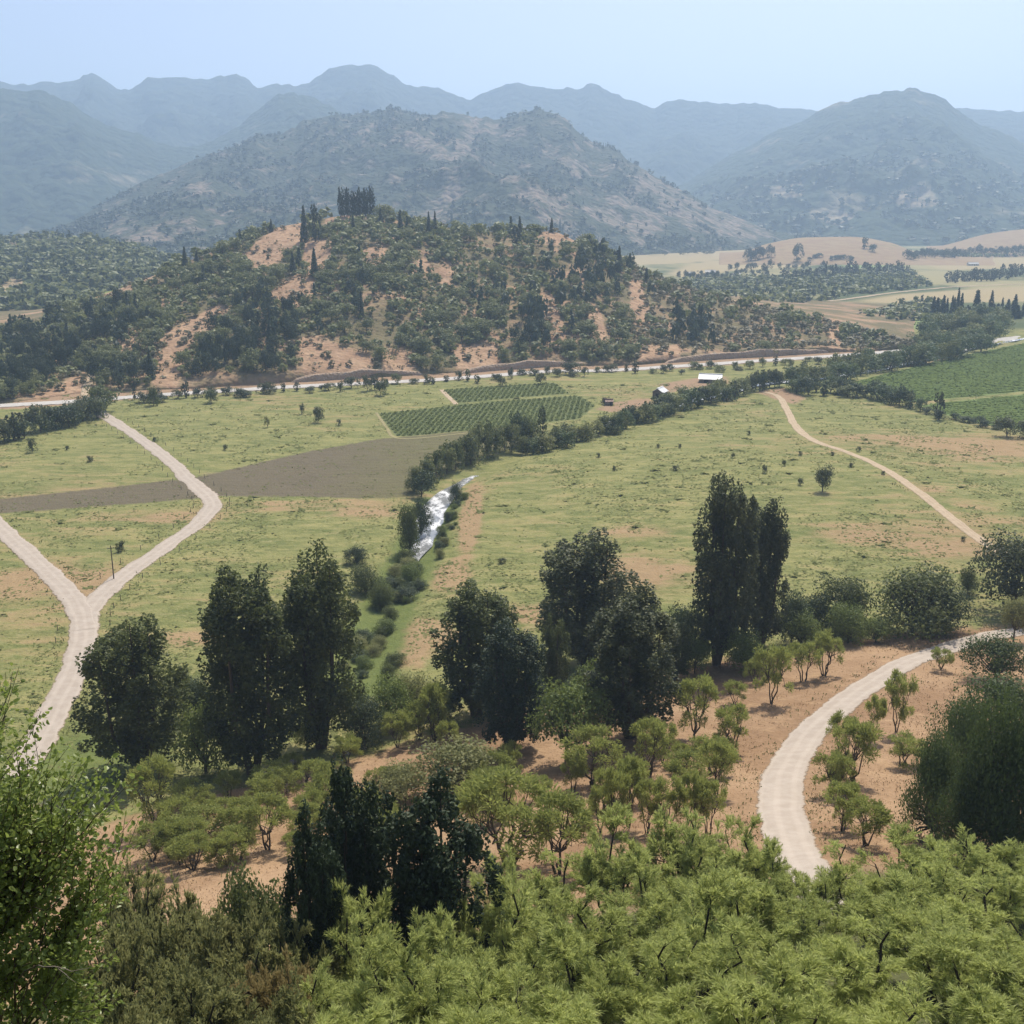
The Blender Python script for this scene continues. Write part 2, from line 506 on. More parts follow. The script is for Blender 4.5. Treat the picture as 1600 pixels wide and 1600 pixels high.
def m_hill(name, ground1, ground2, veg1, veg2, th=(.45, .56), s=.03, vs=.25, bare=True, bd=.6):
    n = NT(name)
    P = n.pos()
    a = n.noise(P, s, 5, .62); b = n.noise(P, s * 4, 4); f = n.noise(P, vs, 3)
    g = n.mix(n.rng(b, .35, .65), ground1, ground2)
    g = n.mix(n.rng(f, .55, .75, 0, .5), g, veg1)
    v = n.mix(f, veg1, veg2)
    m = a
    if bare:
        m = n.math('SUBTRACT', a, n.attr('bare'))
    c = n.mix(n.rng(m, *th), g, v)
    vo = n.vor(P, vs)
    n.surf(c, .95, .05, n.bump(n.math('SUBTRACT', f, vo), 1.0, bd))
    return n.m


M_ground = m_ground()
M_hillground = m_hill('hill_earth', (.295, .190, .122), (.375, .255, .165), (.095, .095, .050), (.19, .15, .085), (.34, .56), .03, .35)
M_lowl = m_hill('wooded_low_hill', (.26, .20, .13), (.33, .26, .16), (.022, .036, .020), (.06, .08, .035), (.34, .46), .012, .12, True, 3)
M_mid = m_hill('rocky_mountain', (.225, .175, .14), (.125, .115, .088), (.026, .040, .028), (.070, .078, .048), (.36, .54), .016, .07, True, 6)
M_right = m_hill('wooded_mountain', (.22, .19, .13), (.26, .21, .15), (.020, .034, .022), (.055, .070, .040), (.28, .42), .0035, .03, True, 12)
M_far = m_hill('far_mountain', (.15, .14, .10), (.15, .14, .10), (.022, .034, .024), (.050, .060, .040), (.2, .3), .002, .02, False, 15)
M_dome = m_hill('stubble_hill', (.285, .21, .125), (.25, .17, .105), (.13, .15, .06), (.19, .2, .08), (.62, .72), .012, .2, True, .3)


def m_road(name, c1, c2, edge, ruts=True):
    n = NT(name)
    P = n.pos()
    v = n.attr('across')
    a = n.math('ABSOLUTE', v)
    nz = n.noise(P, .5, 4, .6); nf = n.noise(P, 5, 3)
    c = n.mix(n.rng(nz, .3, .7), c1, c2)
    if ruts:
        # paler wheel tracks with a greyer crown and loose gravel ridges
        av = n.math('ADD', v, n.math('MULTIPLY', n.math('SUBTRACT', n.noise(P, .08, 2), .5), .25))
        w = n.math('SINE', n.math('MULTIPLY', av, 9.5))
        c = n.mix(n.rng(w, -.2, 1, 0, .2), c, tuple(min(.75, x * 1.32) for x in c2))
    c = n.mix(n.rng(n.math('ADD', a, n.math('MULTIPLY', n.math('SUBTRACT', nz, .5), .5)), .78, 1.0), c, edge)
    p = n.surf(c, .95, .08, n.bump(n.math('ADD', nz, nf), .5, .09))
    rag = n.math('ADD', a, n.math('ADD', n.math('MULTIPLY', n.math('SUBTRACT', nz, .5), .55), n.math('MULTIPLY', n.math('SUBTRACT', nf, .5), .3)))
    al = n.rng(rag, .97, .86)
    n.t.links.new(al, p.inputs['Alpha'])
    return n.m


M_road = m_road('gravel_road', (.330, .282, .235), (.385, .335, .285), (.28, .215, .150))
M_track = m_road('dirt_track', (.33, .255, .175), (.40, .32, .225), (.25, .20, .11))
M_verge = m_road('grassy_lane', (.22, .20, .10), (.28, .24, .13), (.18, .18, .08), False)
M_high = m_road('paved_road', (.38, .36, .34), (.45, .43, .40), (.30, .24, .18), False)


def m_water():
    n = NT('river_water')
    P = n.pos()
    a = n.noise(n.mapping(P, (1, .45, 1)), .32, 5, .6, .4); b = n.noise(P, 2.2, 4, .7)
    f = n.rng(n.math('ADD', a, n.math('MULTIPLY', b, .5)), .66, .95)
    c = n.mix(f, (.20, .205, .205), (.66, .67, .69))
    n.surf(c, n.rng(f, 0, 1, .12, .6), .6, n.bump(a, .5, .3))
    return n.m


M_water = m_water()

# ------------------------------------------------------------------ ground sheet
plough_px = [(-120, 808), (-120, 792), (0, 780), (140, 765), (250, 752), (300, 747), (400, 724), (480, 706), (590, 686), (700, 676), (815, 667), (845, 682), (760, 715), (690, 745), (640, 776), (600, 779), (480, 776), (350, 775), (250, 784), (0, 802)]
vine_a = [(590, 646), (735, 631), (905, 618), (930, 634), (905, 655), (760, 670), (620, 683)]
vine_b = [(688, 609), (790, 602), (868, 598), (890, 615), (800, 622), (716, 630)]
crop_a = [(1322, 600), (1400, 580), (1480, 561), (1600, 536), (1760, 515), (1760, 598), (1600, 611), (1430, 629), (1390, 622)]
crop_b = [(1436, 634), (1600, 616), (1760, 603), (1760, 700), (1640, 676), (1560, 668), (1500, 655)]
W_plough, W_va, W_vb, W_ca, W_cb = (GP(p) for p in (plough_px, vine_a, vine_b, crop_a, crop_b))
bare_polys = [GP(p) for p in ([(1030, 600), (1090, 590), (1135, 588), (1140, 600), (1085, 606), (1040, 615)],
                              [(930, 640), (960, 628), (1015, 622), (1020, 632), (960, 645)],
                              [(1180, 612), (1225, 606), (1260, 622), (1240, 632), (1205, 622)],
                              [(20, 640), (60, 618), (125, 588), (138, 600), (132, 628)])]
tan_px = [[(930, 400), (960, 380), (1010, 372), (1160, 378), (1210, 388), (1180, 400), (1060, 412), (960, 415)], [(1040, 428), (1080, 412), (1180, 400), (1290, 402), (1270, 416), (1150, 422), (1080, 436)],
          [(1420, 408), (1560, 400), (1700, 402), (1700, 416), (1480, 422)], [(1300, 476), (1400, 460), (1540, 450), (1700, 443), (1700, 470), (1560, 472), (1420, 474)]]
green_px = [[(1300, 408), (1420, 400), (1420, 416), (1330, 420)], [(1360, 500), (1440, 498), (1500, 505), (1440, 520), (1380, 512)], [(1480, 540), (1600, 530), (1700, 525), (1700, 535), (1560, 541)]]
W_tan = [GP(p) for p in tan_px]; W_green = [GP(p) for p in green_px]
fork_px = [(60, 1160), (92, 1100), (116, 1050), (130, 1000), (133, 965)]

az = np.concatenate([np.linspace(-180, -42, 34, endpoint=False), np.linspace(-42, -30, 30, endpoint=False), np.linspace(-30, 30, 430, endpoint=False), np.linspace(30, 42, 30, endpoint=False), np.linspace(42, 180, 35)])
az = np.radians(az)
rr = np.concatenate([[1.2], np.geomspace(3, 60, 34, endpoint=False), np.geomspace(60, 800, 210, endpoint=False), np.geomspace(800, 9000, 60)])
A, R = np.meshgrid(az, rr)
GX, GY = R * np.sin(A), R * np.cos(A)
GZ = zground(GX, GY)
nr, na = GX.shape
fx, fy = GX.ravel(), GY.ravel()
frontal = (fy > 60) & (np.abs(fx) < fy * .8)


def sdmany(polys):
    r = np.full(fx.shape, -500.0)
    for P in polys:
        r[frontal] = np.maximum(r[frontal], sdpoly(fx[frontal], fy[frontal], P))
    return np.clip(r, -400, 400)


toe_at = pchip(_tx, _ty, fx)
dryspots = [(735, 810, 14, 45, 1.7), (705, 900, 25, 22, 1.5), (655, 985, 40, 16, 1.3), (690, 1000, 40, 10, 1.2), (840, 960, 45, 15, 1.0), (1000, 900, 70, 22, .7), (1320, 835, 150, 16, .55), (1480, 860, 90, 14, .5), (1450, 690, 150, 14, .5), (1560, 705, 80, 14, .5), (60, 905, 60, 22, 1.0), (140, 915, 25, 25, .9), (250, 810, 90, 9, .5), (450, 790, 130, 12, .45), (300, 1000, 60, 12, .7), (620, 1030, 60, 14, .9), (1000, 830, 70, 10, .4), (560, 800, 60, 12, .5)]
dry = np.zeros(fx.shape)
ppx, ppy = pix(fx, np.maximum(fy, 1), GZ.ravel())
for (cx, cy, sx, sy, a) in dryspots:
    c = G(cx, cy, 'ground'); e = G(cx, cy + sy, 'ground'); w = G(cx + sx, cy, 'ground')
    rx_, ry_ = abs(w[0] - c[0]), abs(c[1] - e[1])
    dry += a * .55 * np.exp(-((fx - c[0]) / rx_)**2 - ((fy - c[1]) / ry_)**2)
drv = np.full(fx.shape, 200.0); drv[frontal] = polydist(fx[frontal], fy[frontal], RIVER)
lush = np.exp(-(drv / 8)**2) * .9 * (fy < 330)
cL = G(130, 1190, 'ground'); lush += .8 * np.exp(-((fx - cL[0]) / 16)**2 - ((fy - cL[1]) / 16)**2)
HWY = GP([(-150, 643), (-50, 636), (60, 629), (130, 624), (300, 610), (470, 600), (640, 592), (760, 584), (850, 577), (950, 576), (1050, 571), (1250, 557), (1430, 545)])
hwy = np.full(fx.shape, -300.0); hwy[frontal] = 13.0 - polydist(fx[frontal], fy[frontal], HWY)
weedy = sstep(-95, 10, fx)
scrub = sstep(.52, .40, fy / np.maximum(toe_at, 1)) * .8
attrs = dict(weedy=weedy, scrub=scrub, dry=dry, lush=lush, slope=np.clip(toe_at * .985 - fy, -200, 200), plough=sdmany([W_plough]), vine=sdmany([W_va, W_vb]),
             crop=sdmany([W_ca, W_cb]), bare=np.maximum(sdmany(bare_polys), hwy), fartan=sdmany(W_tan), fargreen=sdmany(W_green), far=np.clip(fy - 830, -300, 300))
ii, jj = np.meshgrid(np.arange(nr - 1), np.arange(na - 1), indexing='ij')
v0 = (ii * na + jj).ravel()
quads = np.stack([v0, v0 + 1, v0 + na + 1, v0 + na], 1)[:, ::-1]
V = np.stack([fx, fy, GZ.ravel()], 1)


def masked(name, m):
    q = quads[m]
    ids, inv = np.unique(q, return_inverse=True)
    me = mesh(name, V[ids], inv.reshape(q.shape), M_ground, {k: v[ids] for k, v in attrs.items()}, True)
    o = obj(name, me); o['kind'] = 'structure'
    return o


def fm(k): return attrs[k][quads].mean(1) > 0
f_plough, f_vine, f_crop = fm('plough'), fm('vine'), fm('crop')
f_slope = fm('slope') & ~f_plough
rest = ~(f_plough | f_vine | f_crop | f_slope)
setp(masked('ground', rest), 'broad valley floor of green and straw coloured pasture')
setp(masked('hillside', f_slope), 'dry tan grass hillside sloping down below the viewpoint')
setp(masked('ploughed_field', f_plough), 'dull brown ploughed strip crossing the green pasture')
setp(masked('vineyard_ground', f_vine), 'soil under the vine rows beside the ploughed strip')
setp(masked('crop_field_ground', f_crop), 'dark green irrigated plot behind the hedgerow')

# ------------------------------------------------------------------ hills and mountains
bare_px = [[(385, 402), (405, 378), (440, 352), (476, 350), (470, 378), (430, 408), (400, 418)], [(424, 462), (450, 434), (492, 438), (486, 468), (440, 478)],
           [(243, 598), (250, 530), (300, 500), (345, 478), (362, 485), (320, 530), (285, 565), (272, 602)], [(468, 530), (500, 528), (530, 545), (585, 562), (575, 584), (480, 586)],
           [(685, 425), (705, 412), (708, 448), (695, 452)], [(843, 465), (858, 460), (878, 510), (872, 542), (856, 505)], [(712, 545), (770, 542), (782, 572), (716, 572)],
           [(512, 345), (545, 333), (595, 330), (585, 342), (520, 350)], [(920, 478), (932, 480), (950, 545), (932, 548)], [(150, 468), (232, 430), (245, 436), (175, 470)],
           [(60, 622), (132, 583), (142, 590), (134, 618)], [(640, 415), (665, 405), (668, 425), (650, 432)], [(600, 545), (640, 545), (645, 575), (600, 578)],
           [(830, 372), (870, 360), (900, 378), (860, 380)], [(1295, 505), (1310, 505), (1312, 540), (1298, 540)], [(185, 545), (220, 525), (235, 540), (200, 570)], [(1005, 545), (1060, 540), (1060, 560), (1000, 562)],
           [(478, 380), (520, 375), (515, 400), (495, 430), (480, 420)], [(560, 395), (600, 385), (600, 410), (570, 415)], [(985, 440), (1000, 440), (1010, 500), (995, 505)]]


def ridge_mesh(name, r, mat, nu, nv, label, back=.55, ushift=(0, 0), bare=None, kind='structure'):
    u = np.linspace(r.ulim[0] + 1e-5 + ushift[0], r.ulim[1] - 1e-5 + ushift[1], nu)
    nb = max(4, nv // 5)
    t0 = np.concatenate([[0.0, .004, .008, .014, .03, .06, .1], np.linspace(.13, 1, nv)]) if r.cut else np.linspace(0, 1, nv)
    Yf, Yc, zc = r.vals(u)
    rows = [Yf + (Yc - Yf) * t for t in t0] + [Yc + r.back * (k + 1) / nb for k in range(nb)]
    Yg = np.array(rows); Xg = u[None, :] * Yg
    Zg = r.z(Xg, Yg + 1e-4)
    Zg[0] = -4; Zg[-1] = -4
    Zg[:, 0] = -4; Zg[:, -1] = -4
    n0, n1 = Yg.shape
    a, b = np.meshgrid(np.arange(n0 - 1), np.arange(n1 - 1), indexing='ij')
    v0 = (a * n1 + b).ravel()
    q = np.stack([v0, v0 + 1, v0 + n1 + 1, v0 + n1], 1)
    X, Y, Z = Xg.ravel(), Yg.ravel(), Zg.ravel()
    at = {'bare': np.zeros(X.shape)}
    if bare is not None:
        bx, by = pix(X, Y, Z)
        at['bare'] = bare(bx, by)
    me = mesh(name, np.stack([X, Y, Z], 1), q, mat, at, True)
    o = obj(name, me); o['kind'] = kind; o['label'] = label
    return o


def poly_bare(polys, soft, gain, base=0.0):
    def f(bx, by):
        r = np.full(bx.shape, -100.0)
        for P in polys:
            r = np.maximum(r, sdpoly(bx, by, P))
        return base + gain * sstep(-soft, soft, r)
    return f


ridge_mesh('hill', HILL, M_hillground, 480, 80, 'steep wooded hill with bare orange earth beside the paved road', bare=poly_bare(bare_px, 7, .6))
ridge_mesh('low_hill', LOWL, M_lowl, 180, 50, 'low dark wooded hill behind the left shoulder of the orange hill', bare=poly_bare([[(20, 378), (60, 370), (95, 378), (60, 390)], [(0, 440), (30, 436), (36, 460), (0, 465)], [(66, 420), (80, 420), (80, 440), (66, 440)]], 8, .5))
mid_bare = [[(620, 210), (670, 208), (690, 240), (650, 235)], [(700, 240), (735, 180), (755, 195), (725, 250)], [(860, 235), (900, 250), (955, 268), (950, 280), (905, 268), (860, 245)], [(550, 195), (580, 195), (570, 225)], [(1000, 262), (1050, 300), (1190, 352), (1200, 372), (1120, 360), (1040, 330), (990, 290)], [(900, 330), (960, 300), (1050, 350), (1000, 385)], [(170, 355), (205, 335), (210, 350), (190, 365)], [(180, 366), (245, 362), (262, 378), (200, 388)],
            [(250, 375), (300, 340), (310, 345), (270, 380)], [(300, 290), (330, 285), (330, 300), (300, 305)], [(640, 330), (700, 280), (720, 290), (690, 350)], [(790, 280), (830, 280), (900, 350), (860, 350)], [(755, 185), (780, 195), (775, 215)]]
ridge_mesh('mountain', MIDM, M_mid, 400, 130, 'scrubby mountain with pale rocky scars behind the near hill', bare=poly_bare(mid_bare, 20, .20, -.06))
ridge_mesh('mountain', RIGHTM, M_right, 240, 90, 'hazy blue mountain with a rounded single peak', bare=poly_bare([[(1200, 295), (1250, 288), (1250, 305), (1210, 305)], [(1400, 305), (1450, 300), (1460, 318), (1410, 320)], [(1270, 335), (1330, 340), (1310, 350)]], 12, .5))
ridge_mesh('mountain', LEFTM, M_right, 260, 90, 'hazy blue wooded mountain flank under the long ridge', bare=poly_bare([], 10, 0))
ridge_mesh('mountain_range', FARM, M_far, 400, 60, 'pale blue mountain range forming the distant skyline')
ridge_mesh('field_hill', DOME, M_dome, 120, 40, 'smooth tan stubble hill with two trees on its crown', bare=poly_bare([], 10, 0))
ridge_mesh('field_hill', DOMER, M_dome, 90, 40, 'pink tan stubble hill beneath the single blue peak', bare=poly_bare([], 10, 0))
M_green = m_hill('pasture_bank', (.20, .225, .07), (.25, .26, .09), (.2, .22, .08), (.2, .2, .08), (.7, .8), .012, .2, True, .3)
ridge_mesh('pasture_bank', LEVEE, M_green, 80, 24, 'yellow green pasture bank behind the near hill shoulder', bare=poly_bare([], 10, 0))


# ------------------------------------------------------------------ roads and river
def resample(P, step):
    P = np.asarray(P, float)
    Q = []
    n = len(P)
    for i in range(n - 1):
        p0, p1, p2, p3 = P[max(i - 1, 0)], P[i], P[i + 1], P[min(i + 2, n - 1)]
        k = max(2, int(np.linalg.norm(p2 - p1) / step))
        for t in np.arange(k) / k:
            Q.append(.5 * ((2 * p1) + (p2 - p0) * t + (2 * p0 - 5 * p1 + 4 * p2 - p3) * t * t + (3 * p1 - p0 - 3 * p2 + p3) * t**3))
    Q.append(P[-1])
    return np.array(Q)


def strip(name, pts, width, mat, label, lift=.14, step=2.0, zf=None, jitter=.12, crown=True, hill=False):
    Q = resample(pts, step)
    T = np.gradient(Q, axis=0); T /= np.linalg.norm(T, axis=1)[:, None] + 1e-9
    N = np.stack([T[:, 1], -T[:, 0]], 1)
    W = np.broadcast_to(np.asarray(width, float), (len(Q),)) if np.ndim(width) else np.full(len(Q), width)
    cs = np.array([-1.0, -.72, -.4, 0, .4, .72, 1.0])
    jl = 1 + (fbm(np.arange(len(Q)) / 3.0, np.zeros(len(Q)), 7, 3) - .5) * 4 * jitter
    jr = 1 + (fbm(np.arange(len(Q)) / 3.0, np.ones(len(Q)) * 9, 8, 3) - .5) * 4 * jitter
    Vv, ac = [], []
    for c in cs:
        k = np.where(c < 0, jl, jr)
        p = Q + N * (c * W / 2 * k)[:, None]
        if zf is not None:
            z = np.full(len(Q), zf)
        else:
            z = (hmax if hill else zground)(p[:, 0], p[:, 1]) + (lift if abs(c) < .9 else lift * .25)
        Vv.append(np.column_stack([p, z])); ac.append(np.full(len(Q), c))
    n = len(Q); m = len(cs)
    Vv = np.stack(Vv, 1).reshape(-1, 3); ac = np.stack(ac, 1).ravel()
    a, b = np.meshgrid(np.arange(n - 1), np.arange(m - 1), indexing='ij')
    v0 = (a * m + b).ravel()
    q = np.stack([v0, v0 + 1, v0 + m + 1, v0 + m], 1)[:, ::-1]
    me = mesh(name, Vv, q, mat, {'across': ac}, True)
    o = obj(name, me); o['kind'] = 'structure'; o['label'] = label
    return o


strip('gravel_road', GP([(20, 1215)] + fork_px + [(152, 938), (190, 903), (250, 860), (300, 825), (326, 800), (331, 786), (320, 771), (295, 750), (260, 716), (215, 683), (180, 660), (160, 648), (146, 636), (133, 628)]), 6.0, M_road, 'pale gravel lane bending through green pasture to the paved road', .16)
strip('gravel_road', GP([(132, 985), (122, 948), (103, 922), (60, 880), (22, 845), (-30, 795), (-90, 740)]), 5.8, M_road, 'pale gravel branch leaving the fork in the pasture', .2)
strip('gravel_road', GP([(1760, 968), (1660, 978), (1580, 989), (1510, 1003), (1440, 1027), (1370, 1063), (1310, 1105), (1258, 1155), (1228, 1205), (1220, 1250), (1228, 1300), (1246, 1345), (1275, 1385), (1330, 1420)]), 5.7, M_road, 'wide curving gravel road climbing the dry hillside', .16, 1.5, jitter=.05)
strip('dirt_track', GP([(1640, 905), (1590, 876), (1542, 850), (1500, 820), (1440, 772), (1380, 732), (1330, 709), (1275, 690), (1244, 667), (1230, 641), (1215, 619), (1190, 612)]), 3.6, M_track, 'narrow tan track winding across the open meadow', .12)
strip('paved_road', GP([(-150, 645), (-50, 638), (60, 631), (130, 627), (190, 622), (300, 614), (470, 604), (640, 596), (760, 588), (850, 581), (950, 579), (1050, 573), (1100, 570), (1250, 560), (1350, 553), (1430, 546), (1500, 540), (1600, 528)]), 11.0, M_high, 'pale paved road along the foot of the wooded hill', .35, 4, jitter=.03)
strip('dirt_track', [(G(a, b)[0], G(a, b)[1]) for a, b in [(133, 628), (134, 612), (140, 594), (150, 576)]], 4.2, M_track, 'short tan track climbing from the paved road up the hill', .35, 2, hill=True)
strip('dirt_track', GP([(690, 609), (700, 620), (713, 632)]), 2.6, M_track, 'short pale path between pasture and vineyard', .12)
strip('farm_lane', GP([(588, 645), (604, 668), (622, 685), (700, 680), (810, 667)]), 1.4, M_verge, 'thin lane edging the lower vineyard plot', .1)
strip('dirt_track', GP([(1160, 478), (1300, 470), (1400, 457), (1500, 448), (1600, 444)]), 6.0, M_track, 'far pale lane beyond the river woods', .4, 6)
M_bank = m_hill('earth_bank', (.36, .265, .19), (.42, .32, .235), (.24, .18, .12), (.2, .15, .1), (.6, .75), .1, .8, True, .4)


def bank(px_line, h, label):
    Q = resample(GP(px_line), 3.0)
    n_ = len(Q)
    t = np.linspace(0, 1, n_)
    hh_ = h * np.sin(np.pi * np.clip(t, .001, .999)) ** .5 * (.8 + .4 * vnoise(t * 9, t * 0, 3))
    prof = [(0, -.3), (.35, .45), (.8, .95), (2.0, 1.05), (5.0, .9), (9.0, .3), (11, -.5)]
    V_ = []
    for (dy, kz) in prof:
        jx = (vnoise(t * n_ * .5, t * 0 + dy, 5) - .5) * .8
        V_.append(np.column_stack([Q[:, 0], Q[:, 1] + dy + jx, zground(Q[:, 0], Q[:, 1]) + hh_ * kz]))
    V_ = np.stack(V_, 1); m_ = len(prof)
    a, b = np.meshgrid(np.arange(n_ - 1), np.arange(m_ - 1), indexing='ij')
    v0 = (a * m_ + b).ravel()
    me = mesh('earth_bank', V_.reshape(-1, 3), np.stack([v0, v0 + m_, v0 + m_ + 1, v0 + 1], 1), M_bank, {'bare': np.zeros(n_ * m_)}, True)
    o = obj('earth_bank', me); o['kind'] = 'structure'; o['label'] = label


bank([(455, 598), (520, 594), (600, 589), (660, 586)], 4.2, 'pale earth bank with shaded cut face left of the vineyard path')
bank([(720, 585), (780, 579), (850, 574), (920, 571)], 4.0, 'pale earth bank with shaded cut face above the upper vineyard')
bank([(1040, 568), (1120, 562), (1220, 556), (1300, 551)], 4.2, 'long dark road cutting under the scrubby right shoulder of the hill')
rq = np.array(RIVER)
rw = np.interp(np.linspace(0, 1, 1), [0, 1], [8, 8])
_k0 = 4
_rq = resample(RIVER[_k0:], 3)
_rs = np.linspace(0, 1, len(_rq))
strip('river', RIVER[_k0:], np.interp(_rs, [0, .02, .06, .12, .2, .3, 1], [.7, 4.5, 8.5, 10.5, 9.5, 6.0, 3.5]), M_water, 'silver white shallow river running between leafy banks', zf=-.75, step=3, jitter=.25)

# ------------------------------------------------------------------ vegetation shapes
def unit(v):
    return v / (np.linalg.norm(v, axis=-1, keepdims=True) + 1e-9)


def sphere_pts(n, r):
    return unit(r.normal(size=(n, 3)))


def cards(c, nrm, size, r, aspect=1.5, spread=.9, droop=None):
    """leaf faces: one kite-shaped quad at each centre, facing about nrm"""
    n = len(c)
    nn = unit(nrm + r.normal(size=(n, 3)) * spread)
    t = r.normal(size=(n, 3)) if droop is None else droop + r.normal(size=(n, 3)) * .5
    t = unit(t - nn * (t * nn).sum(1, keepdims=True))
    b = np.cross(nn, t)
    s = size * r.uniform(.65, 1.35, (n, 1))
    L, W = s * aspect * .5, s * .5
    k = nn * s * .12
    return np.stack([c - t * L, c + b * W + t * L * .1 - k, c + t * L, c - b * W + t * L * .1 - k], 1).reshape(-1, 3)


def strips(c, d, length, width, r):
    n = len(c)
    d = unit(d)
    b = unit(np.cross(d, r.normal(size=(n, 3))))
    L = length * r.uniform(.6, 1.4, (n, 1)); W = width * r.uniform(.7, 1.3, (n, 1)) * .5
    sag = np.zeros((n, 3)); sag[:, 2] = -L[:, 0] * .15
    return np.stack([c, c + d * L * .5 + b * W, c + d * L + sag, c + d * L * .5 - b * W], 1).reshape(-1, 3)


def quadidx(n):
    return np.arange(n * 4, dtype=np.int32).reshape(-1, 4)


def tubes(paths, k=5):
    """paths: list of (points, radii) -> verts, quads"""
    V, Fq = [], []
    off = 0
    for pts, rad in paths:
        pts = np.asarray(pts, float)
        T = unit(np.gradient(pts, axis=0))
        ref = np.array([1.0, 0.2, 0.1])
        B = unit(np.cross(T, ref)); C = np.cross(T, B)
        a = np.arange(k) * 2 * math.pi / k
        ring = (pts[:, None, :] + (B[:, None, :] * np.cos(a)[None, :, None] + C[:, None, :] * np.sin(a)[None, :, None]) * np.asarray(rad)[:, None, None])
        V.append(ring.reshape(-1, 3))
        m = len(pts)
        for i in range(m - 1):
            for j in range(k):
                Fq.append((off + i * k + j, off + i * k + (j + 1) % k, off + (i + 1) * k + (j + 1) % k, off + (i + 1) * k + j))
        off += m * k
    return np.concatenate(V), np.array(Fq, np.int32)


def limb(p0, p1, r0, r1, r, n=5, wob=.06):
    p0 = np.asarray(p0, float); p1 = np.asarray(p1, float)
    t = np.linspace(0, 1, n)[:, None]
    P = p0 + (p1 - p0) * t
    L = np.linalg.norm(p1 - p0)
    P[1:-1] += r.normal(size=(n - 2, 3)) * wob * L
    return P, r0 + (r1 - r0) * t[:, 0]


def make_pair(name, V, tint, paths, mleaf, mbark):
    """crown mesh + trunk mesh"""
    n = len(V) // 4
    cm = mesh(name + '_crown', V, quadidx(n), mleaf, {'tint': np.repeat(tint, 4)})
    tv, tf = tubes(paths)
    tm = mesh(name + '_trunk', tv, tf, mbark, None, True)
    return cm, tm


def poplar(seed, mleaf, lead=6, W=4.0, H=10.0, leaf=.11, per=84, clumps=52, tight=1.25):
    """tall tree of several upright leaders, ragged top"""
    r = np.random.default_rng(seed)
    V, T, paths = [], [], []
    for i in range(lead):
        a = 2 * math.pi * i / lead + r.uniform(-.4, .4)
        off = 0.12 * W if i == 0 else r.uniform(.20, .33) * W
        top = np.array([math.cos(a) * off, math.sin(a) * off, H * (1.0 if i == 0 else r.uniform(.80, .985))])
        base = np.array([math.cos(a) * .12, math.sin(a) * .12, 0])
        elbow = np.array([math.cos(a) * off * .8, math.sin(a) * off * .8, H * .28])
        path = np.array([base, base * .5 + elbow * .5 + [0, 0, .1 * H * .2], elbow, elbow * .4 + top * .6, top])
        paths.append((path, np.array([.16, .12, .09, .05, .015]) * r.uniform(.8, 1.2)))
        Rm = W * r.uniform(.17, .24) * tight
        for c in range(clumps):
            t = r.uniform(.05, 1) ** .9
            z = H * .06 + (top[2] - H * .08) * t
            k = np.interp(z / top[2], [0, .28, 1], [0.3, .9, 1])
            ax = np.array([top[0] * k, top[1] * k, z])
            rad = Rm * min(1, .45 + 2.2 * t) * (1 - t ** 5) ** .6 * 1.1 + .06
            th = r.uniform(0, 2 * math.pi)
            cc = ax + np.array([math.cos(th), math.sin(th), 0]) * rad * r.uniform(.45, 1.05)
            er = np.array([.30, .30, r.uniform(.4, .75)]) * r.uniform(.75, 1.25) * (W / 4)
            p = sphere_pts(per, r)
            q = cc + p * er * r.uniform(.7, 1.08, (per, 1))
            V.append(cards(q, p * np.array([1, 1, .6]) + np.array([0, 0, .35]), leaf, r, 1.5, .8))
            T.append(np.clip(.35 + .35 * p[:, 2] * 0 + r.normal(0, .16, per) + r.uniform(-.2, .3), 0, 1))
    return make_pair('poplar%d' % seed, np.concatenate(V), np.concatenate(T), paths, mleaf, M_bark)


def roundtree(seed, mleaf, H=8.0, W=8.0, clumps=60, per=70, leaf=.26, base=.12, mb=None, flat=1.0, lobes=5, lobeamp=.55):
    r = np.random.default_rng(seed)
    V, T, paths = [], [], []
    c0 = np.array([0, 0, H * (base + (1 - base) * .5)])
    er = np.array([W * .5, W * .5, H * (1 - base) * .5])
    lob = [(unit(r.normal(size=3) * np.array([1, 1, .8])), r.uniform(.1, lobeamp)) for _ in range(lobes)]
    fork = np.array([0, 0, H * max(.12, base * .8)])
    paths.append(limb((0, 0, -.3), fork, .035 * H, .026 * H, r, 4, .02))
    for i in range(clumps):
        d = unit(r.normal(size=3) * np.array([1, 1, 1.0]))
        if d[2] < -.75: d[2] *= -.7
        k = r.uniform(.35, .88)
        for (ld, la) in lob:
            k += la * max(0, (d @ ld) - .55) * 1.6
        cc = c0 + d * er * k * np.array([1, 1, flat])
        cr = r.uniform(.13, .23) * min(W, H)
        p = sphere_pts(per, r)
        q = cc + p * cr * np.array([1, 1, .8]) * r.uniform(.6, 1.1, (per, 1))
        V.append(cards(q, p * .8 + d * .5 + np.array([0, 0, .3]), leaf, r, 1.5, .8))
        T.append(np.clip(.42 + r.normal(0, .15, per) + r.uniform(-.25, .3), 0, 1))
        if i % 5 == 0:
            paths.append(limb(fork, cc, .016 * H, .004 * H, r, 4, .06))
    return make_pair('round%d' % seed, np.concatenate(V), np.concatenate(T), paths, mleaf, mb or M_bark)


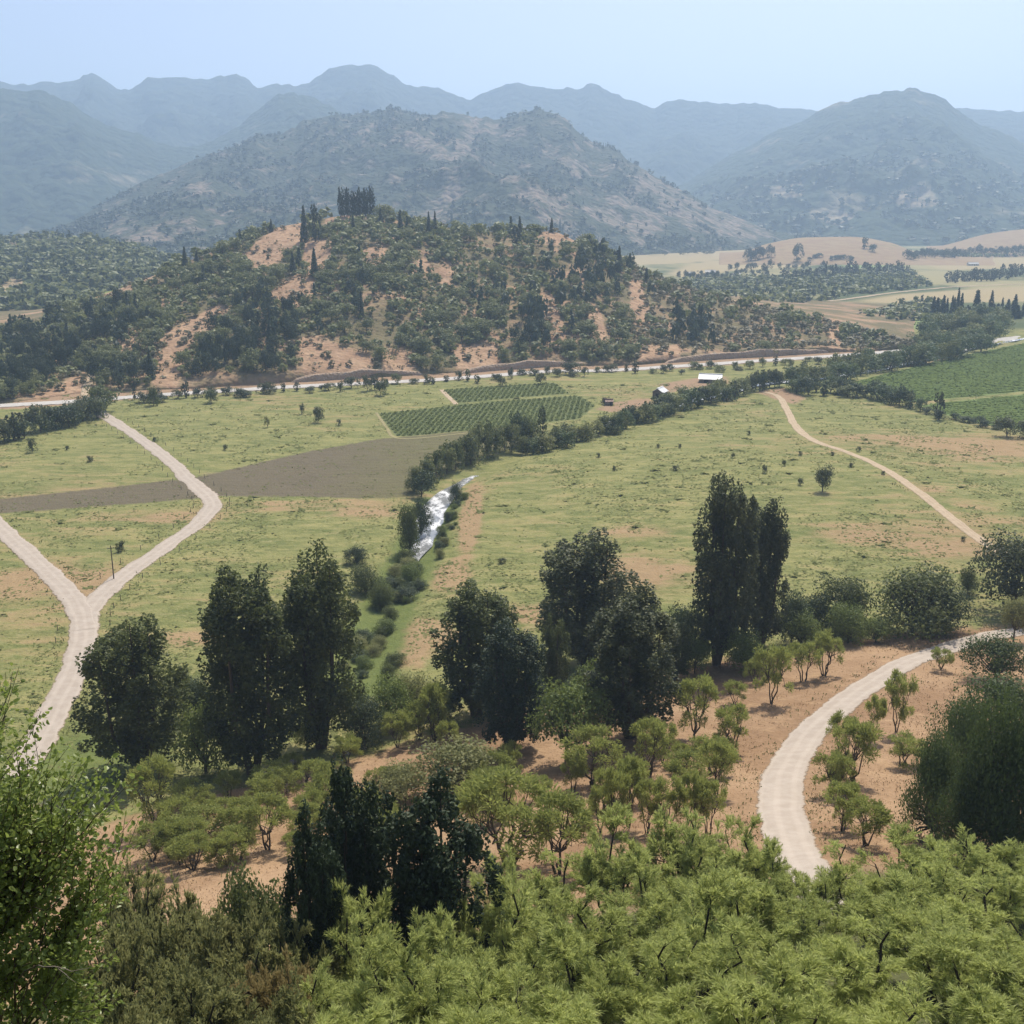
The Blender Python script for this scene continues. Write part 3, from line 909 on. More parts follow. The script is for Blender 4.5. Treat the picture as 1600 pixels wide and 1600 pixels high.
def acacia(seed, mleaf, H=4.5, W=4.5, stems=4, tips=26, per=95, L=.34, wd=.075, rad=.55, crownlow=.45, mb=None, upright=.5):
    """thorny small tree: splayed bare stems under a loose feathery crown"""
    r = np.random.default_rng(seed)
    V, T, paths = [], [], []
    st = []
    for i in range(stems):
        a = 2 * math.pi * i / stems + r.uniform(-.6, .6)
        e = np.array([math.cos(a) * W * r.uniform(.10, .24), math.sin(a) * W * r.uniform(.10, .24), H * r.uniform(.38, .52)])
        b = np.array([math.cos(a) * .07, math.sin(a) * .07, -.2])
        paths.append(limb(b, e, .024 * H, .012 * H, r, 5, .05)); st.append(e)
    for i in range(tips):
        a = r.uniform(0, 2 * math.pi); k = math.sqrt(r.uniform(0.02, 1))
        ztop = H * (crownlow + (1 - crownlow) * (.55 + .45 * math.sqrt(max(0, 1 - k * k))))
        z = r.uniform(H * (crownlow + .05 + .1 * (1 - k)), ztop) if r.random() < .4 else ztop * r.uniform(.88, 1.02)
        tip = np.array([math.cos(a) * k * W * .46, math.sin(a) * k * W * .46, z])
        s = min(st, key=lambda q: np.linalg.norm(q[:2] - tip[:2]))
        paths.append(limb(s, tip, .010 * H, .003 * H, r, 5, .07))
        rr_ = rad * r.uniform(.7, 1.35)
        p = sphere_pts(per, r)
        q = tip + p * rr_ * r.uniform(.2, 1, (per, 1)) * np.array([1, 1, .75])
        d = p * .7 + r.normal(size=(per, 3)) * .45 + np.array([tip[0] / W, tip[1] / W, upright])
        V.append(strips(q, d, L, wd, r))
        T.append(np.clip(.45 + r.normal(0, .16, per) + r.uniform(-.22, .25), 0, 1))
    return make_pair('acacia%d' % seed, np.concatenate(V), np.concatenate(T), paths, mleaf, mb or M_bark)


def plume_tree(seed, mleaf, H=8.0, W=6.4, plumes=100, twigs=22, per=13, L=.27, wd=.034, mb=None):
    """feathery acacia: dark stems, arching plumes of fine leaf sprays with gaps between"""
    r = np.random.default_rng(seed)
    C, D, T, paths = [], [], [], []
    fork = np.array([0, 0, H * .12])
    paths.append(limb((0, 0, -.4), fork, .14, .12, r, 4, .02))
    mains = []
    for i in range(9):
        a = 2 * math.pi * i / 9 + r.uniform(-.5, .5); k = 0.15 if i == 0 else r.uniform(.35, .85)
        e = np.array([math.cos(a) * k * W * .42, math.sin(a) * k * W * .42, H * (r.uniform(.55, .92) - .2 * k * k)])
        P, rd = limb(fork, e, .11, .035, r, 7, .045)
        paths.append((P, rd)); mains.append(P)
    for i in range(plumes):
        P = mains[r.integers(len(mains))]
        f = r.uniform(.3, 1.0) ** .7
        o = np.array([np.interp(f, np.linspace(0, 1, 7), P[:, a]) for a in range(3)])
        out = np.array([o[0], o[1], 0]) / (W * .5)
        d = unit(out * .6 + r.normal(size=3) * np.array([.6, .6, .3]) + np.array([0, 0, 1.0]))
        ln = r.uniform(.9, 1.9) * (1.15 - .4 * f)
        tt = np.linspace(0, 1, 6)[:, None]
        path = o + d * ln * tt + np.array([0, 0, -.28 * ln]) * tt**2 + r.normal(size=3) * .12 * tt
        paths.append((path, np.linspace(.02, .004, 6)))
        tb = r.uniform(-.25, .25)
        tf = r.uniform(.12, 1.0, twigs)
        to = np.stack([np.interp(tf, tt[:, 0], path[:, a]) for a in range(3)], 1)
        td = unit(d * 1.2 + r.normal(size=(twigs, 3)) * .62)
        tl = r.uniform(.28, .6, (twigs, 1)) * (1.2 - .5 * tf[:, None])
        pf = r.uniform(.1, 1, (twigs, per, 1))
        c = to[:, None, :] + td[:, None, :] * tl[:, None, :] * pf
        dd = td[:, None, :] * 1.1 + r.normal(size=(twigs, per, 3)) * .38 + np.array([0, 0, .3])
        C.append(c.reshape(-1, 3)); D.append(dd.reshape(-1, 3))
        T.append(np.clip(.45 + tb * 1.4 + r.normal(0, .16, twigs * per), 0, 1))
    V = strips(np.concatenate(C), np.concatenate(D), L, wd, r)
    return make_pair('plume%d' % seed, V, np.concatenate(T), paths, mleaf, mb or M_barkdk)


PROTO = {}


def proto(key, fn):
    if key not in PROTO: PROTO[key] = fn()
    return PROTO[key]


_tr = np.random.default_rng(77)


def plant(kind, loc, h, w, size0, label, cat, group=None, name='tree', sink=0.1):
    """a thing of crown and trunk, scaled from its prototype (size0 = its width and height)"""
    cm, tm = kind
    sx = w / size0[0]; sz = h / size0[1]
    e = empty(name, (loc[0], loc[1], loc[2] - sink), _tr.uniform(0, 6.28), (sx, sx, sz))
    obj('crown', cm, e); obj('trunk', tm, e)
    return setp(e, label, cat, group)


def at_base(bx, by, ty, w, only='ground'):
    """foot pixel, top row, width in pixels -> place, height, width in metres"""
    x, y, z = G(bx, by, only)
    rx, ry, rz = ray(bx, ty)
    ztop = CAMZ + float(rz / ry) * y
    dep = y * CP - (z - CAMZ) * SP
    return (x, y, z), max(ztop - z, .5), w / F * dep


def at_depth(px, ty, Y, w):
    rx, ry, rz = ray(px, ty)
    x = float(rx / ry) * Y; z = float(zground(np.array([x]), np.array([Y]))[0])
    ztop = CAMZ + float(rz / ry) * Y
    dep = Y * CP - (z - CAMZ) * SP
    return (x, Y, z), max(ztop - z, 1.0), w / F * dep


# ------------------------------------------------------------------ the row of tall dark trees
def pop(i, m, lead=6, **k):
    i = i if lead == 4 else i % (3 if m is M_poplar else 2)
    return proto(('pop', i, m.name, lead), lambda: poplar(100 + i, m, lead, **k))


POP = [
    (222, 1205, 968, 138, 0, M_poplar, 'broad dark poplar clump beside the gravel lane and lush green bank'),
    (395, 1207, 888, 140, 1, M_poplar, 'tall dark poplar with fan of bare stems at its foot'),
    (502, 1168, 858, 122, 2, M_poplar, 'tallest dark poplar of the pair near the river end'),
    (745, 1118, 908, 120, 3, M_poplar, 'dark poplar clump with squared top standing behind a black green one'),
    (797, 1170, 968, 100, 4, M_cypress, 'black green drooping tree at the edge of the dry slope'),
    (862, 1088, 962, 46, 5, M_poplar, 'slender dark column tree between two dark clumps'),
    (915, 1040, 832, 132, 0, M_poplar2, 'dark poplar clump with three ragged spires above the meadow'),
    (985, 1152, 915, 128, 1, M_poplar2, 'grey green poplar with bare trunk on the tan slope'),
    (1120, 1038, 738, 98, 2, M_poplar2, 'highest dark poplar of all, taller half of a twin clump'),
    (1188, 1012, 780, 76, 3, M_poplar2, 'shorter half of the highest twin poplar clump'),
    (1052, 1062, 972, 62, 4, M_poplar, 'small dark tree tucked between the grey poplar and the twin poplars'),
]
for (bx, by, ty, w, i, m, lab) in POP:
    loc, h, wd = at_base(bx, by, ty, w)
    plant(pop(i, m, 4 if w < 70 else 6), loc, h, wd * 1.06, (4.0, 10.0), lab, 'poplar tree' if m is not M_cypress else 'tree', 'dark trees along the foot of the slope', 'poplar_tree')
for (px, ty, Y, w, i, lab) in [(548, 1194, 57, 112, 4, 'black green tree with forked pointed top amid feathery shrubs'),
                               (676, 1222, 55, 140, 3, 'black green broad spire tree beside the broad thorn tree'),
                               (484, 1268, 51, 88, 5, 'lower black green tree leaning on the forked one')]:
    loc, h, wd = at_depth(px, ty, Y, w)
    plant(proto(('cyp', i % 2), lambda: poplar(140 + i % 2, M_cypress, 6, leaf=.12, per=90, clumps=56, tight=1.4)), loc, h, wd * 1.12, (4.0, 10.0), lab, 'tree', 'black green trees in the foreground scrub', 'dark_evergreen_tree')

# ------------------------------------------------------------------ broad dark trees
def rnd(i, m, **k):
    i = i % 2
    return proto(('rnd', i, m.name, tuple(sorted(k.items()))), lambda: roundtree(200 + i, m, **k))


BIG = dict(clumps=190, per=105, leaf=.15, base=-.08, lobes=7, lobeamp=1.1)
RT = [
    (1552, 1345, 1072, 118, 0, M_big, BIG, 'largest leafy dark green tree overhanging the dry slope', 'broadleaf_tree'),
    (1455, 1310, 1135, 84, 1, M_big, BIG, 'leafy dark green tree leaning out over tan grass beside the largest one', 'broadleaf_tree'),
    (1612, 1330, 1092, 105, 1, M_big, BIG, 'leafy dark green tree crowding behind the largest one', 'broadleaf_tree'),
    (1490, 1262, 1078, 82, 0, M_big, BIG, 'upper leafy tree joining the largest dark green crown', 'broadleaf_tree'),
    (1508, 1345, 1165, 80, 1, M_big, BIG, 'lower leafy tree shading the foot of the largest dark green crown', 'broadleaf_tree'),
    (1552, 1150, 1048, 120, 2, M_big, {}, 'rounded green tree just above the largest leafy one', 'broadleaf_tree'),
    (1556, 1062, 984, 86, 3, M_big, {}, 'dense round bush where the gravel road bends away', 'round_bush'),
    (1425, 990, 880, 130, 4, M_poplar, {}, 'wide round dark tree behind the gravel road', 'broadleaf_tree'),
    (1475, 985, 905, 75, 5, M_river, {}, 'paler green side tree leaning from the wide round one', 'broadleaf_tree'),
    (1310, 985, 892, 96, 0, M_poplar, {}, 'dome shaped dark tree behind bright shrubs', 'broadleaf_tree'),
    (1585, 960, 822, 125, 1, M_poplar2, {}, 'massive blackish tree where the meadow track ends', 'broadleaf_tree'),
    (1512, 928, 884, 30, 2, M_poplar, {}, 'small dark ball tree in the gap between bigger ones', 'broadleaf_tree'),
    (1236, 1005, 918, 56, 3, M_river, {}, 'grey green tree against the twin poplars', 'broadleaf_tree'),
    (1272, 990, 925, 56, 4, M_river, {}, 'grey green tree leaning on the dome shaped one', 'broadleaf_tree'),
    (885, 1190, 1062, 112, 5, M_shrub, dict(base=.25), 'bright round headed tree casting shade on tan earth', 'round_tree'),
    (925, 1120, 1030, 70, 0, M_shrub, {}, 'mid green tree behind the bright round headed one', 'round_tree'),
    (322, 1208, 1090, 88, 1, M_shrub, dict(base=.03), 'soft light green willow between two dark poplars', 'willow_bush'),
    (305, 1120, 1052, 52, 2, M_river, dict(base=.03), 'grey green bush above the light willow', 'willow_bush'),
    (1085, 1052, 992, 46, 3, M_shrub, dict(base=.2), 'lime green small tree below the twin poplars', 'round_tree'),
    (1068, 1035, 935, 60, 3, M_river, {}, 'dull green tree filling the gap left of the twin poplars', 'broadleaf_tree'),
    (1165, 1048, 980, 72, 4, M_shrub, {}, 'yellow green bush at the foot of the twin poplars', 'round_bush'),
    (1250, 1010, 950, 62, 5, M_shrub, dict(base=.05), 'bright ball bush right of the twin poplars', 'round_bush'),
    (1325, 1005, 940, 66, 0, M_shrub, dict(base=.05), 'bright ball bush under the dome shaped dark tree', 'round_bush'),
    (1368, 1003, 962, 52, 1, M_shrub, dict(base=.05), 'low green bush beside the second bright ball bush', 'round_bush'),
    (1455, 992, 955, 60, 2, M_shrub, dict(base=.05), 'straggling light bush under the wide round dark tree', 'round_bush'),
    (1583, 1003, 932, 46, 3, M_olive, dict(base=.35), 'open umbrella shaped tree standing at the road verge', 'umbrella_tree'),
    (708, 1238, 1152, 135, 2, M_olive, dict(base=.03), 'spreading olive green thicket on the tan slope', 'thicket'),
    (625, 1250, 1188, 80, 3, M_olive, dict(base=.03), 'olive green thicket behind the forked black tree', 'thicket'),
    (480, 1172, 1125, 50, 4, M_espino, dict(base=.2), 'little lime green parasol bush before the dark poplars', 'round_bush'),
]
_rk = dict(clumps=85, per=70, leaf=.22, base=-.04)
for (bx, by, ty, w, i, m, k, lab, nm) in RT:
    kk = dict(_rk); kk.update(k)
    loc, h, wd = at_base(bx, by, ty, w)
    plant(rnd(i, m, **kk), loc, h * .97, wd * .98, (8.0, 8.0), lab, 'bush' if 'bush' in nm or nm == 'thicket' else 'tree', None, nm)

# bushes of the river end
for n_, (bx, by, ty, w, i, m, lab) in enumerate([
        (570, 1165, 1085, 62, 0, M_river, 'grey green thicket beside the tallest left poplar'), (612, 1140, 1048, 74, 1, M_shrub, 'pale green thicket below the bare river bank'),
        (652, 1120, 1045, 64, 2, M_olive, 'olive thicket next to the squared dark poplar'), (688, 1135, 1062, 52, 3, M_shrub, 'light thicket at the foot of the squared dark poplar'),
        (560, 1125, 1068, 34, 4, M_poplar, 'dark low bush against the tallest left poplar'), (606, 1062, 1032, 26, 5, M_poplar, 'two tone dark bush on the meadow edge'),
        (584, 1022, 1002, 27, 0, M_olive, 'lone grey bush on the straw bank'), (594, 950, 905, 34, 1, M_poplar, 'dark upright bush standing in the lush river bed'),
        (572, 925, 878, 48, 2, M_poplar, 'wide dark bush in the lush river bed'), (558, 880, 847, 32, 3, M_river, 'small round tree above the lush river bed'),
        (640, 866, 782, 36, 4, M_poplar, 'tall dark tree with inky shade at the water edge'), (658, 838, 772, 34, 5, M_river, 'leafy tree hanging over the silver water'),
        (648, 768, 724, 26, 0, M_poplar, 'dark mop headed tree by the ploughed strip'), (640, 925, 905, 22, 1, M_river, 'low dark bush on the shingle'), (655, 920, 900, 24, 3, M_river, 'rounded bush at the shingle edge'),
        (690, 845, 822, 16, 2, M_poplar, 'small bush on the right bank at the rapids'), (712, 785, 748, 20, 3, M_river, 'right bank tree where the water narrows'), (700, 815, 795, 14, 4, M_river, 'tiny bush midway along the right bank'), (688, 872, 852, 16, 5, M_olive, 'leaning bush at the tan bank foot')]):
    loc, h, wd = at_base(bx, by, ty, w)
    plant(rnd(i, m, **_rk), loc, h, wd, (8.0, 8.0), lab, 'bush' if 'bush' in lab or 'thicket' in lab else 'tree', 'trees and bushes by the river', 'riverside_bush' if ('bush' in lab or 'thicket' in lab) else 'riverside_tree', .6)

_gr = np.random.default_rng(66)
for j in range(30):
    t = _gr.uniform(0, 1)
    x = np.interp(t, [0, .5, 1], [655, 612, 572]) + _gr.normal(0, 16); y = np.interp(t, [0, .5, 1], [872, 945, 1070]) + _gr.uniform(-8, 8)
    hpx_ = _gr.uniform(10, 26)
    loc, h, wd = at_base(x, y, y - hpx_, hpx_ * _gr.uniform(1, 1.7))
    plant(rnd(j % 6, [M_shrub, M_river, M_olive, M_poplar][j % 4], **_rk), loc, h, wd, (8.0, 8.0), 'low leafy bush choking the green gully below the silver water', 'bush', 'gully bushes', 'gully_bush', .2)
for j in range(16):
    t = _gr.uniform(0, 1)
    x = np.interp(t, [0, .6, 1], [686, 712, 726]) + _gr.normal(0, 4); y = np.interp(t, [0, .6, 1], [866, 796, 775]) + _gr.uniform(-4, 4)
    hpx_ = _gr.uniform(7, 16)
    loc, h, wd = at_base(x, y, y - hpx_, hpx_ * _gr.uniform(.9, 1.5))
    plant(rnd(j % 6, [M_shrub, M_river, M_olive][j % 3], **_rk), loc, h, wd, (8.0, 8.0), 'low bush lining the tan bank of the silver water', 'bush', 'right bank bushes', 'bank_bush', .2)

# ------------------------------------------------------------------ small thorn trees on the dry slope
ESP = [(1205, 1100, 1010, 54), (1256, 1064, 1006, 50), (1288, 1056, 990, 46), (1148, 1100, 1066, 36), (1085, 1152, 1060, 62), (1144, 1178, 1105, 56), (1118, 1246, 1160, 58), (1015, 1212, 1130, 62), (1065, 1206, 1163, 36), (925, 1226, 1145, 88), (985, 1256, 1185, 52), (895, 1237, 1190, 38), (945, 1266, 1205, 42), (1036, 1192, 1130, 42),
       (938, 1302, 1230, 38), (960, 1302, 1200, 46), (983, 1292, 1186, 46), (1011, 1302, 1224, 44), (1043, 1306, 1218, 52), (1075, 1292, 1205, 34), (1088, 1302, 1210, 34), (1107, 1304, 1224, 48), (795, 1352, 1222, 155), (872, 1366, 1254, 105),
       (1333, 1225, 1126, 66), (1300, 1245, 1178, 56), (1316, 1298, 1228, 62), (1352, 1322, 1254, 68), (1312, 1180, 1118, 42), (1470, 1047, 1014, 32), (1400, 1144, 1052, 44), (1364, 1157, 1089, 30),
       (680, 1157, 1074, 52), (620, 1168, 1115, 42), (655, 1155, 1100, 46), (542, 1192, 1150, 46), (455, 1218, 1180, 38), (492, 1255, 1195, 64), (700, 1172, 1128, 34),
       (243, 1292, 1190, 68), (300, 1264, 1222, 58), (358, 1247, 1208, 40), (412, 1254, 1214, 58), (419, 1328, 1250, 78), (346, 1294, 1250, 50), (318, 1316, 1270, 92), (300, 1345, 1308, 50), (372, 1345, 1298, 66), (238, 1345, 1294, 64), (1178, 1068, 1030, 34), (760, 1260, 1205, 60), (840, 1250, 1215, 44)]
_es = np.random.default_rng(88)
_fill = [(235, 560, 1215, 1420), (560, 930, 1195, 1330), (1290, 1420, 1180, 1330), (960, 1180, 1090, 1290)]
for _q, _n in zip(_fill, (26, 14, 3, 6)):
    for _i in range(_n):
        _x = float(_es.uniform(_q[0], _q[1])); _y = float(_es.uniform(_q[2], _q[3]))
        if _x > 900 and _q[0] == 960 and _y < 1240 - (_x - 960) * .3: continue
        if _q[0] == 235 and _y < 1290 - (_x - 235) * .28: continue
        if _q[0] == 560 and _y < 1215 - (_x - 560) * .05: continue
        _h = float(_es.uniform(26, 62))
        ESP.append((round(_x, 1), _y, _y - _h, _h * float(_es.uniform(.85, 1.4))))
FE = {1205: 'thorn tree with single dark trunk and ring of shade beside the road bend', 925: 'widest low thorn tree under the grey green poplar', 795: 'broad thorn tree beside the broad black spire tree', 872: 'thorn tree with forked open trunk on bare earth', 1400: 'upright thorn tree with two shade patches inside the road curve', 1364: 'thin stemmed sapling inside the road curve', 1333: 'leaning thorn tree with bent trunk inside the road curve', 680: 'thorn tree on a straight bare trunk at the slope edge', 243: 'round thorn tree below the broad poplar clump', 419: 'thorn tree on bare patch before the black green trees', 318: 'sprawling yellow green thorn scrub below the willow', 1470: 'wispy dry bush inside the road curve near its upper end'}
for j, (bx, by, ty, w) in enumerate(ESP):
    loc, h, wd = at_base(bx, by, ty, w)
    i = j % 5
    k = proto(('esp', i), lambda: acacia(300 + i, M_espino, 4.5, 4.5, 3 + i % 3, 30, 130, .34, .085, .52, crownlow=.34 if i % 2 else .26))
    if bx >= 1290 and bx < 1500: lab = 'small thorn tree on dry grass inside the gravel road curve'
    elif bx > 1100: lab = 'small thorn tree on tan grass outside the gravel road curve'
    elif bx > 900: lab = 'small thorn tree on the tan slope under the grey green poplar'
    elif bx > 560: lab = 'small thorn tree on the tan slope below the middle poplars'
    else: lab = 'low lime green thorn bush below the paired tall poplars'
    if bx in FE: plant(k, loc, h, wd * 1.05, (4.5, 4.5), FE[bx], 'tree', 'thorn trees on the dry slope', 'thorn_tree')
    else: plant(k, loc, h, wd * 1.05, (4.5, 4.5), lab, 'tree', 'thorn trees on the dry slope' if bx > 560 else 'thorn bushes on the lower slope', 'thorn_tree')

# ------------------------------------------------------------------ feathery foreground canopy
FT = [(1262, 1362, 62, 110), (1215, 1335, 68, 100), (700, 1400, 54, 110), (780, 1372, 62, 110), (860, 1345, 72, 160), (960, 1302, 74, 160), (1068, 1288, 74, 170), (1165, 1306, 71, 130), (1330, 1345, 66, 140), (1415, 1320, 68, 160), (1512, 1312, 70, 170), (1610, 1335, 68, 170),
      (592, 1425, 48, 190), (700, 1445, 46, 180), (790, 1398, 54, 190), (905, 1392, 56, 190), (1035, 1380, 57, 200), (1150, 1390, 55, 190), (1275, 1392, 54, 180), (1395, 1392, 55, 200), (1530, 1395, 54, 210), (1640, 1400, 54, 200),
      (505, 1492, 40, 190), (630, 1505, 38, 220), (765, 1500, 39, 220), (900, 1480, 41, 230), (1050, 1470, 42, 240), (1200, 1475, 41, 240), (1350, 1475, 41, 240), (1495, 1485, 41, 240), (1630, 1480, 41, 220),
      (540, 1440, 50, 150), (850, 1440, 48, 180), (1110, 1425, 49, 190), (1460, 1430, 49, 190), (1460, 1350, 62, 150), (1570, 1350, 62, 150), (1010, 1335, 66, 150), (1120, 1340, 64, 140), (560, 1580, 28, 260), (720, 1585, 27, 260), (880, 1575, 28, 280), (1050, 1570, 28, 280), (1220, 1570, 28, 280), (1390, 1575, 28, 280), (1560, 1575, 28, 280)]
for j, (px, ty, Y, w) in enumerate(FT):
    loc, h, wd = at_depth(px, ty, Y, w)
    i = j % 4
    k = proto(('fea', i), lambda: plume_tree(400 + i, M_feather))
    if Y > 62: lab = 'feathery lime green acacia next to the forked thorn tree' if px < 1000 else 'feathery lime green acacia screening the lower end of the gravel road' if px < 1280 else 'feathery lime green acacia below the largest leafy dark tree'
    elif Y > 44: lab = 'feathery green acacia at the foot of the black green trees' if px < 730 else 'feathery green acacia filling the middle canopy before the thorn trees' if px < 1170 else 'feathery green acacia of the middle canopy under the road end'
    else: lab = 'feathery green acacia of the lowest canopy beside olive shrubs' if px < 700 else 'feathery green acacia of the lowest dense canopy'
    _q = _tr.uniform(.93, 1.16)
    plant(k, loc, h * _q, max(wd * 1.22, 4.8), (7.0, 7.15), lab, 'acacia tree', lab, 'acacia_tree')

OL = [(235, 1335, 58, 130), (325, 1345, 60, 150), (402, 1352, 58, 130), (295, 1430, 45, 190), (405, 1440, 45, 170), (225, 1480, 36, 190), (345, 1520, 34, 220), (445, 1530, 34, 160), (250, 1590, 27, 260), (420, 1590, 27, 240), (160, 1420, 46, 150), (200, 1370, 54, 130), (265, 1385, 52, 140), (350, 1395, 52, 140), (180, 1345, 60, 100), (170, 1540, 32, 200), (470, 1420, 48, 120), (430, 1480, 40, 150)]
for j, (px, ty, Y, w) in enumerate(OL):
    loc, h, wd = at_depth(px, ty, Y, w)
    i = j % 2
    if px == 430:
        plant(proto('drybush', lambda: plume_tree(470, M_hilldry2, 6.0, 6.0, 80, 20, 9, .22, .06)), loc, h, max(wd, 3), (6.4, 6), 'straw yellow drying shrub among the olive shrubs', 'shrub', 'drying shrubs', 'dry_shrub'); continue
    if px == 402:
        k, lab = rnd(4, M_poplar, clumps=90, per=80, leaf=.2, base=.05), 'dense dark grey shrub left of the black green trees'
        plant(k, loc, h, wd, (8, 8), lab, 'shrub', None, 'dense_shrub'); continue
    k = proto(('oli', i), lambda: plume_tree(440 + i, M_olive, 6.0, 6.0, 95, 20, 9, .2, .07))
    lab = 'olive grey shrub under the dense dark grey shrub' if Y > 40 else 'olive grey shrub beside the glossy leaved tree'
    plant(k, loc, h, max(wd * 1.1, 4), (6.4, 6), lab, 'shrub', 'olive shrubs high on the hillside' if Y <= 40 else 'olive shrubs behind', 'olive_shrub')

# ------------------------------------------------------------------ near broadleaf tree at the left
def leaf6(c, t, nn, s):
    b = np.cross(nn, t)
    L = s[:, None]; W = L * .36
    k = nn * L * .12
    p = [c, c + t * L * .3 + b * W + k, c + t * L * .75 + b * W * .7 + k, c + t * L, c + t * L * .75 - b * W * .7 + k, c + t * L * .3 - b * W + k]
    return np.stack(p, 1)


def near_tree():
    r = np.random.default_rng(900)
    Y0 = 14.5
    def at(px, py, Y):
        rx, ry, rz = ray(px, py)
        return np.array([float(rx / ry) * Y, Y, CAMZ + float(rz / ry) * Y])
    gx, gy = at(-150, 1500, Y0)[:2]
    gz = float(zground(np.array([gx]), np.array([gy]))[0])
    base = np.array([gx, gy, gz - .1])
    root = empty('broadleaf_tree', base)
    setp(root, 'close leafy tree with glossy yellow green leaves and a bare twig', 'tree')
    # shoots: branch tips spread over the crown seen from the hillside
    tips = []
    edge = [(10, 1050), (25, 1085), (60, 1120), (75, 1165), (110, 1190), (150, 1215), (185, 1200), (178, 1260), (195, 1300), (170, 1350), (190, 1400), (175, 1450), (150, 1500), (165, 1550), (150, 1600)]
    for i in range(330):
        ex, ey = edge[r.integers(len(edge))]
        k = r.uniform(0, 1) ** .55
        px = -260 + (ex + 283) * k + r.normal(0, 8)
        py = 1430 + (ey - 1430) * k + r.normal(0, 18)
        tips.append(at(px, py, Y0 + r.normal(0, 1.0) * (1.1 - .8 * k)))
    for i in range(75):
        tips.append(at(r.uniform(-200, 150), r.uniform(1280, 1640), Y0 + r.uniform(-1.5, .5)))
    tips = np.array(tips)
    paths = []
    fork = base + np.array([.1, 0, 1.4])
    paths.append(limb(base, fork, .17, .13, r, 5, .02))
    limbs = []
    for k in range(9):
        tgt = tips[r.integers(len(tips))]
        e = fork + (tgt - fork) * .55 + np.array([0, 0, .3])
        paths.append(limb(fork, e, .08, .03, r, 6, .04)); limbs.append(e)
    C, Tn, Nn, Sz, tint = [], [], [], [], []
    for t in tips:
        l = min(limbs, key=lambda q: np.linalg.norm(q - t))
        s = l + (t - l) * .25
        P, rd = limb(s, t, .014, .003, r, 6, .04)
        paths.append((P, rd))
        m = 64
        f = r.uniform(.15, 1.02, m)
        seg = np.stack([np.interp(f, np.linspace(0, 1, 6), P[:, a]) for a in range(3)], 1)
        ax = unit((t - l)[None, :])
        side = unit(r.normal(size=(m, 3)))
        c = seg + side * r.uniform(.02, .17, (m, 1))
        C.append(c); Tn.append(unit(side + ax * .6 + np.array([0, 0, -.25])))
        Nn.append(unit(r.normal(size=(m, 3)) + np.array([0, -.2, .9])))
        Sz.append(r.uniform(.055, .105, m)); tint.append(np.clip(r.normal(.45, .22, m), 0, 1))
    C, Tn, Nn, Sz, tint = (np.concatenate(a) for a in (C, Tn, Nn, Sz, tint))
    Nn = unit(Nn - Tn * (Nn * Tn).sum(1, keepdims=True))
    Lv = leaf6(C, Tn, Nn, Sz)
    # the leaves nearest the eye are leaves of their own
    d = np.linalg.norm(C - np.array([0, 0, CAMZ]), axis=1)
    px, py = pix(C[:, 0], C[:, 1], C[:, 2])
    vis = np.where((px > 2) & (px < 230) & (py > 1040) & (py < 1596))[0]
    big = vis[np.argsort((d / Sz)[vis])[:260]]
    keep = np.ones(len(C), bool); keep[big] = False
    n = keep.sum()
    V = (Lv[keep] - base).reshape(-1, 3)
    i0 = np.arange(n) * 6
    f1 = np.stack([i0, i0 + 1, i0 + 2, i0 + 3], 1); f2 = np.stack([i0, i0 + 3, i0 + 4, i0 + 5], 1)
    cm = mesh('near_crown', V, [f1, f2], M_left, {'tint': np.repeat(tint[keep], 6)})
    cr = obj('crown', cm, root); cr['kind'] = 'stuff'
    z1 = np.zeros((1, 3)); tx = np.array([[1.0, 0, 0]]); nz = np.array([[0, 0, 1.0]])
    from mathutils import Matrix
    base_leaf = [mesh('leaf_shape', leaf6(z1, tx, nz, np.array([1.0])).reshape(-1, 3), [np.array([[0, 1, 2, 3]]), np.array([[0, 3, 4, 5]])], M_left, {'tint': np.full(6, tv)}) for tv in (.3, .5, .75)]
    for j in big:
        o = obj('leaf', base_leaf[j % 3], root)
        b = np.cross(Nn[j], Tn[j]); s = Sz[j] * 1.1; p = C[j] - base
        o.matrix_local = Matrix(((Tn[j][0] * s, b[0] * s, Nn[j][0] * s, p[0]), (Tn[j][1] * s, b[1] * s, Nn[j][1] * s, p[1]), (Tn[j][2] * s, b[2] * s, Nn[j][2] * s, p[2]), (0, 0, 0, 1)))
    # bare twig
    a, b_, c_ = at(60, 1508, 12.6), at(112, 1518, 12.5), at(150, 1508, 12.5)
    tw = [limb(a, b_, .008, .006, r, 5, .03), limb(b_, c_, .006, .003, r, 4, .03), limb(b_ * .6 + a * .4, at(125, 1538, 12.4), .006, .002, r, 4, .04)]
    paths.append(limb(limbs[0], a, .02, .008, r, 5, .03))
    tv, tf = tubes([(p - base, q) for p, q in paths], 5)
    obj('trunk', mesh('near_trunk', tv, tf, M_bark, None, True), root)
    tv, tf = tubes([(p - base, q) for p, q in tw], 5)
    t = obj('twig', mesh('near_twig', tv, tf, M_barkpale, None, True), root)
    t['label'] = 'bare pale twig poking out of the leaves'


near_tree()

# ------------------------------------------------------------------ hedgerows, ditch trees, lone trees
def small_round(i, m):
    return proto(('sr', i, m.name), lambda: roundtree(500 + i, m, 8, 8, 28, 46, .42, -.06, lobes=4))


def small_column(i, m):
    return proto(('sc', i, m.name), lambda: poplar(540 + i, m, 3, 3.4, 10, .34, 22, 20, 1.2))


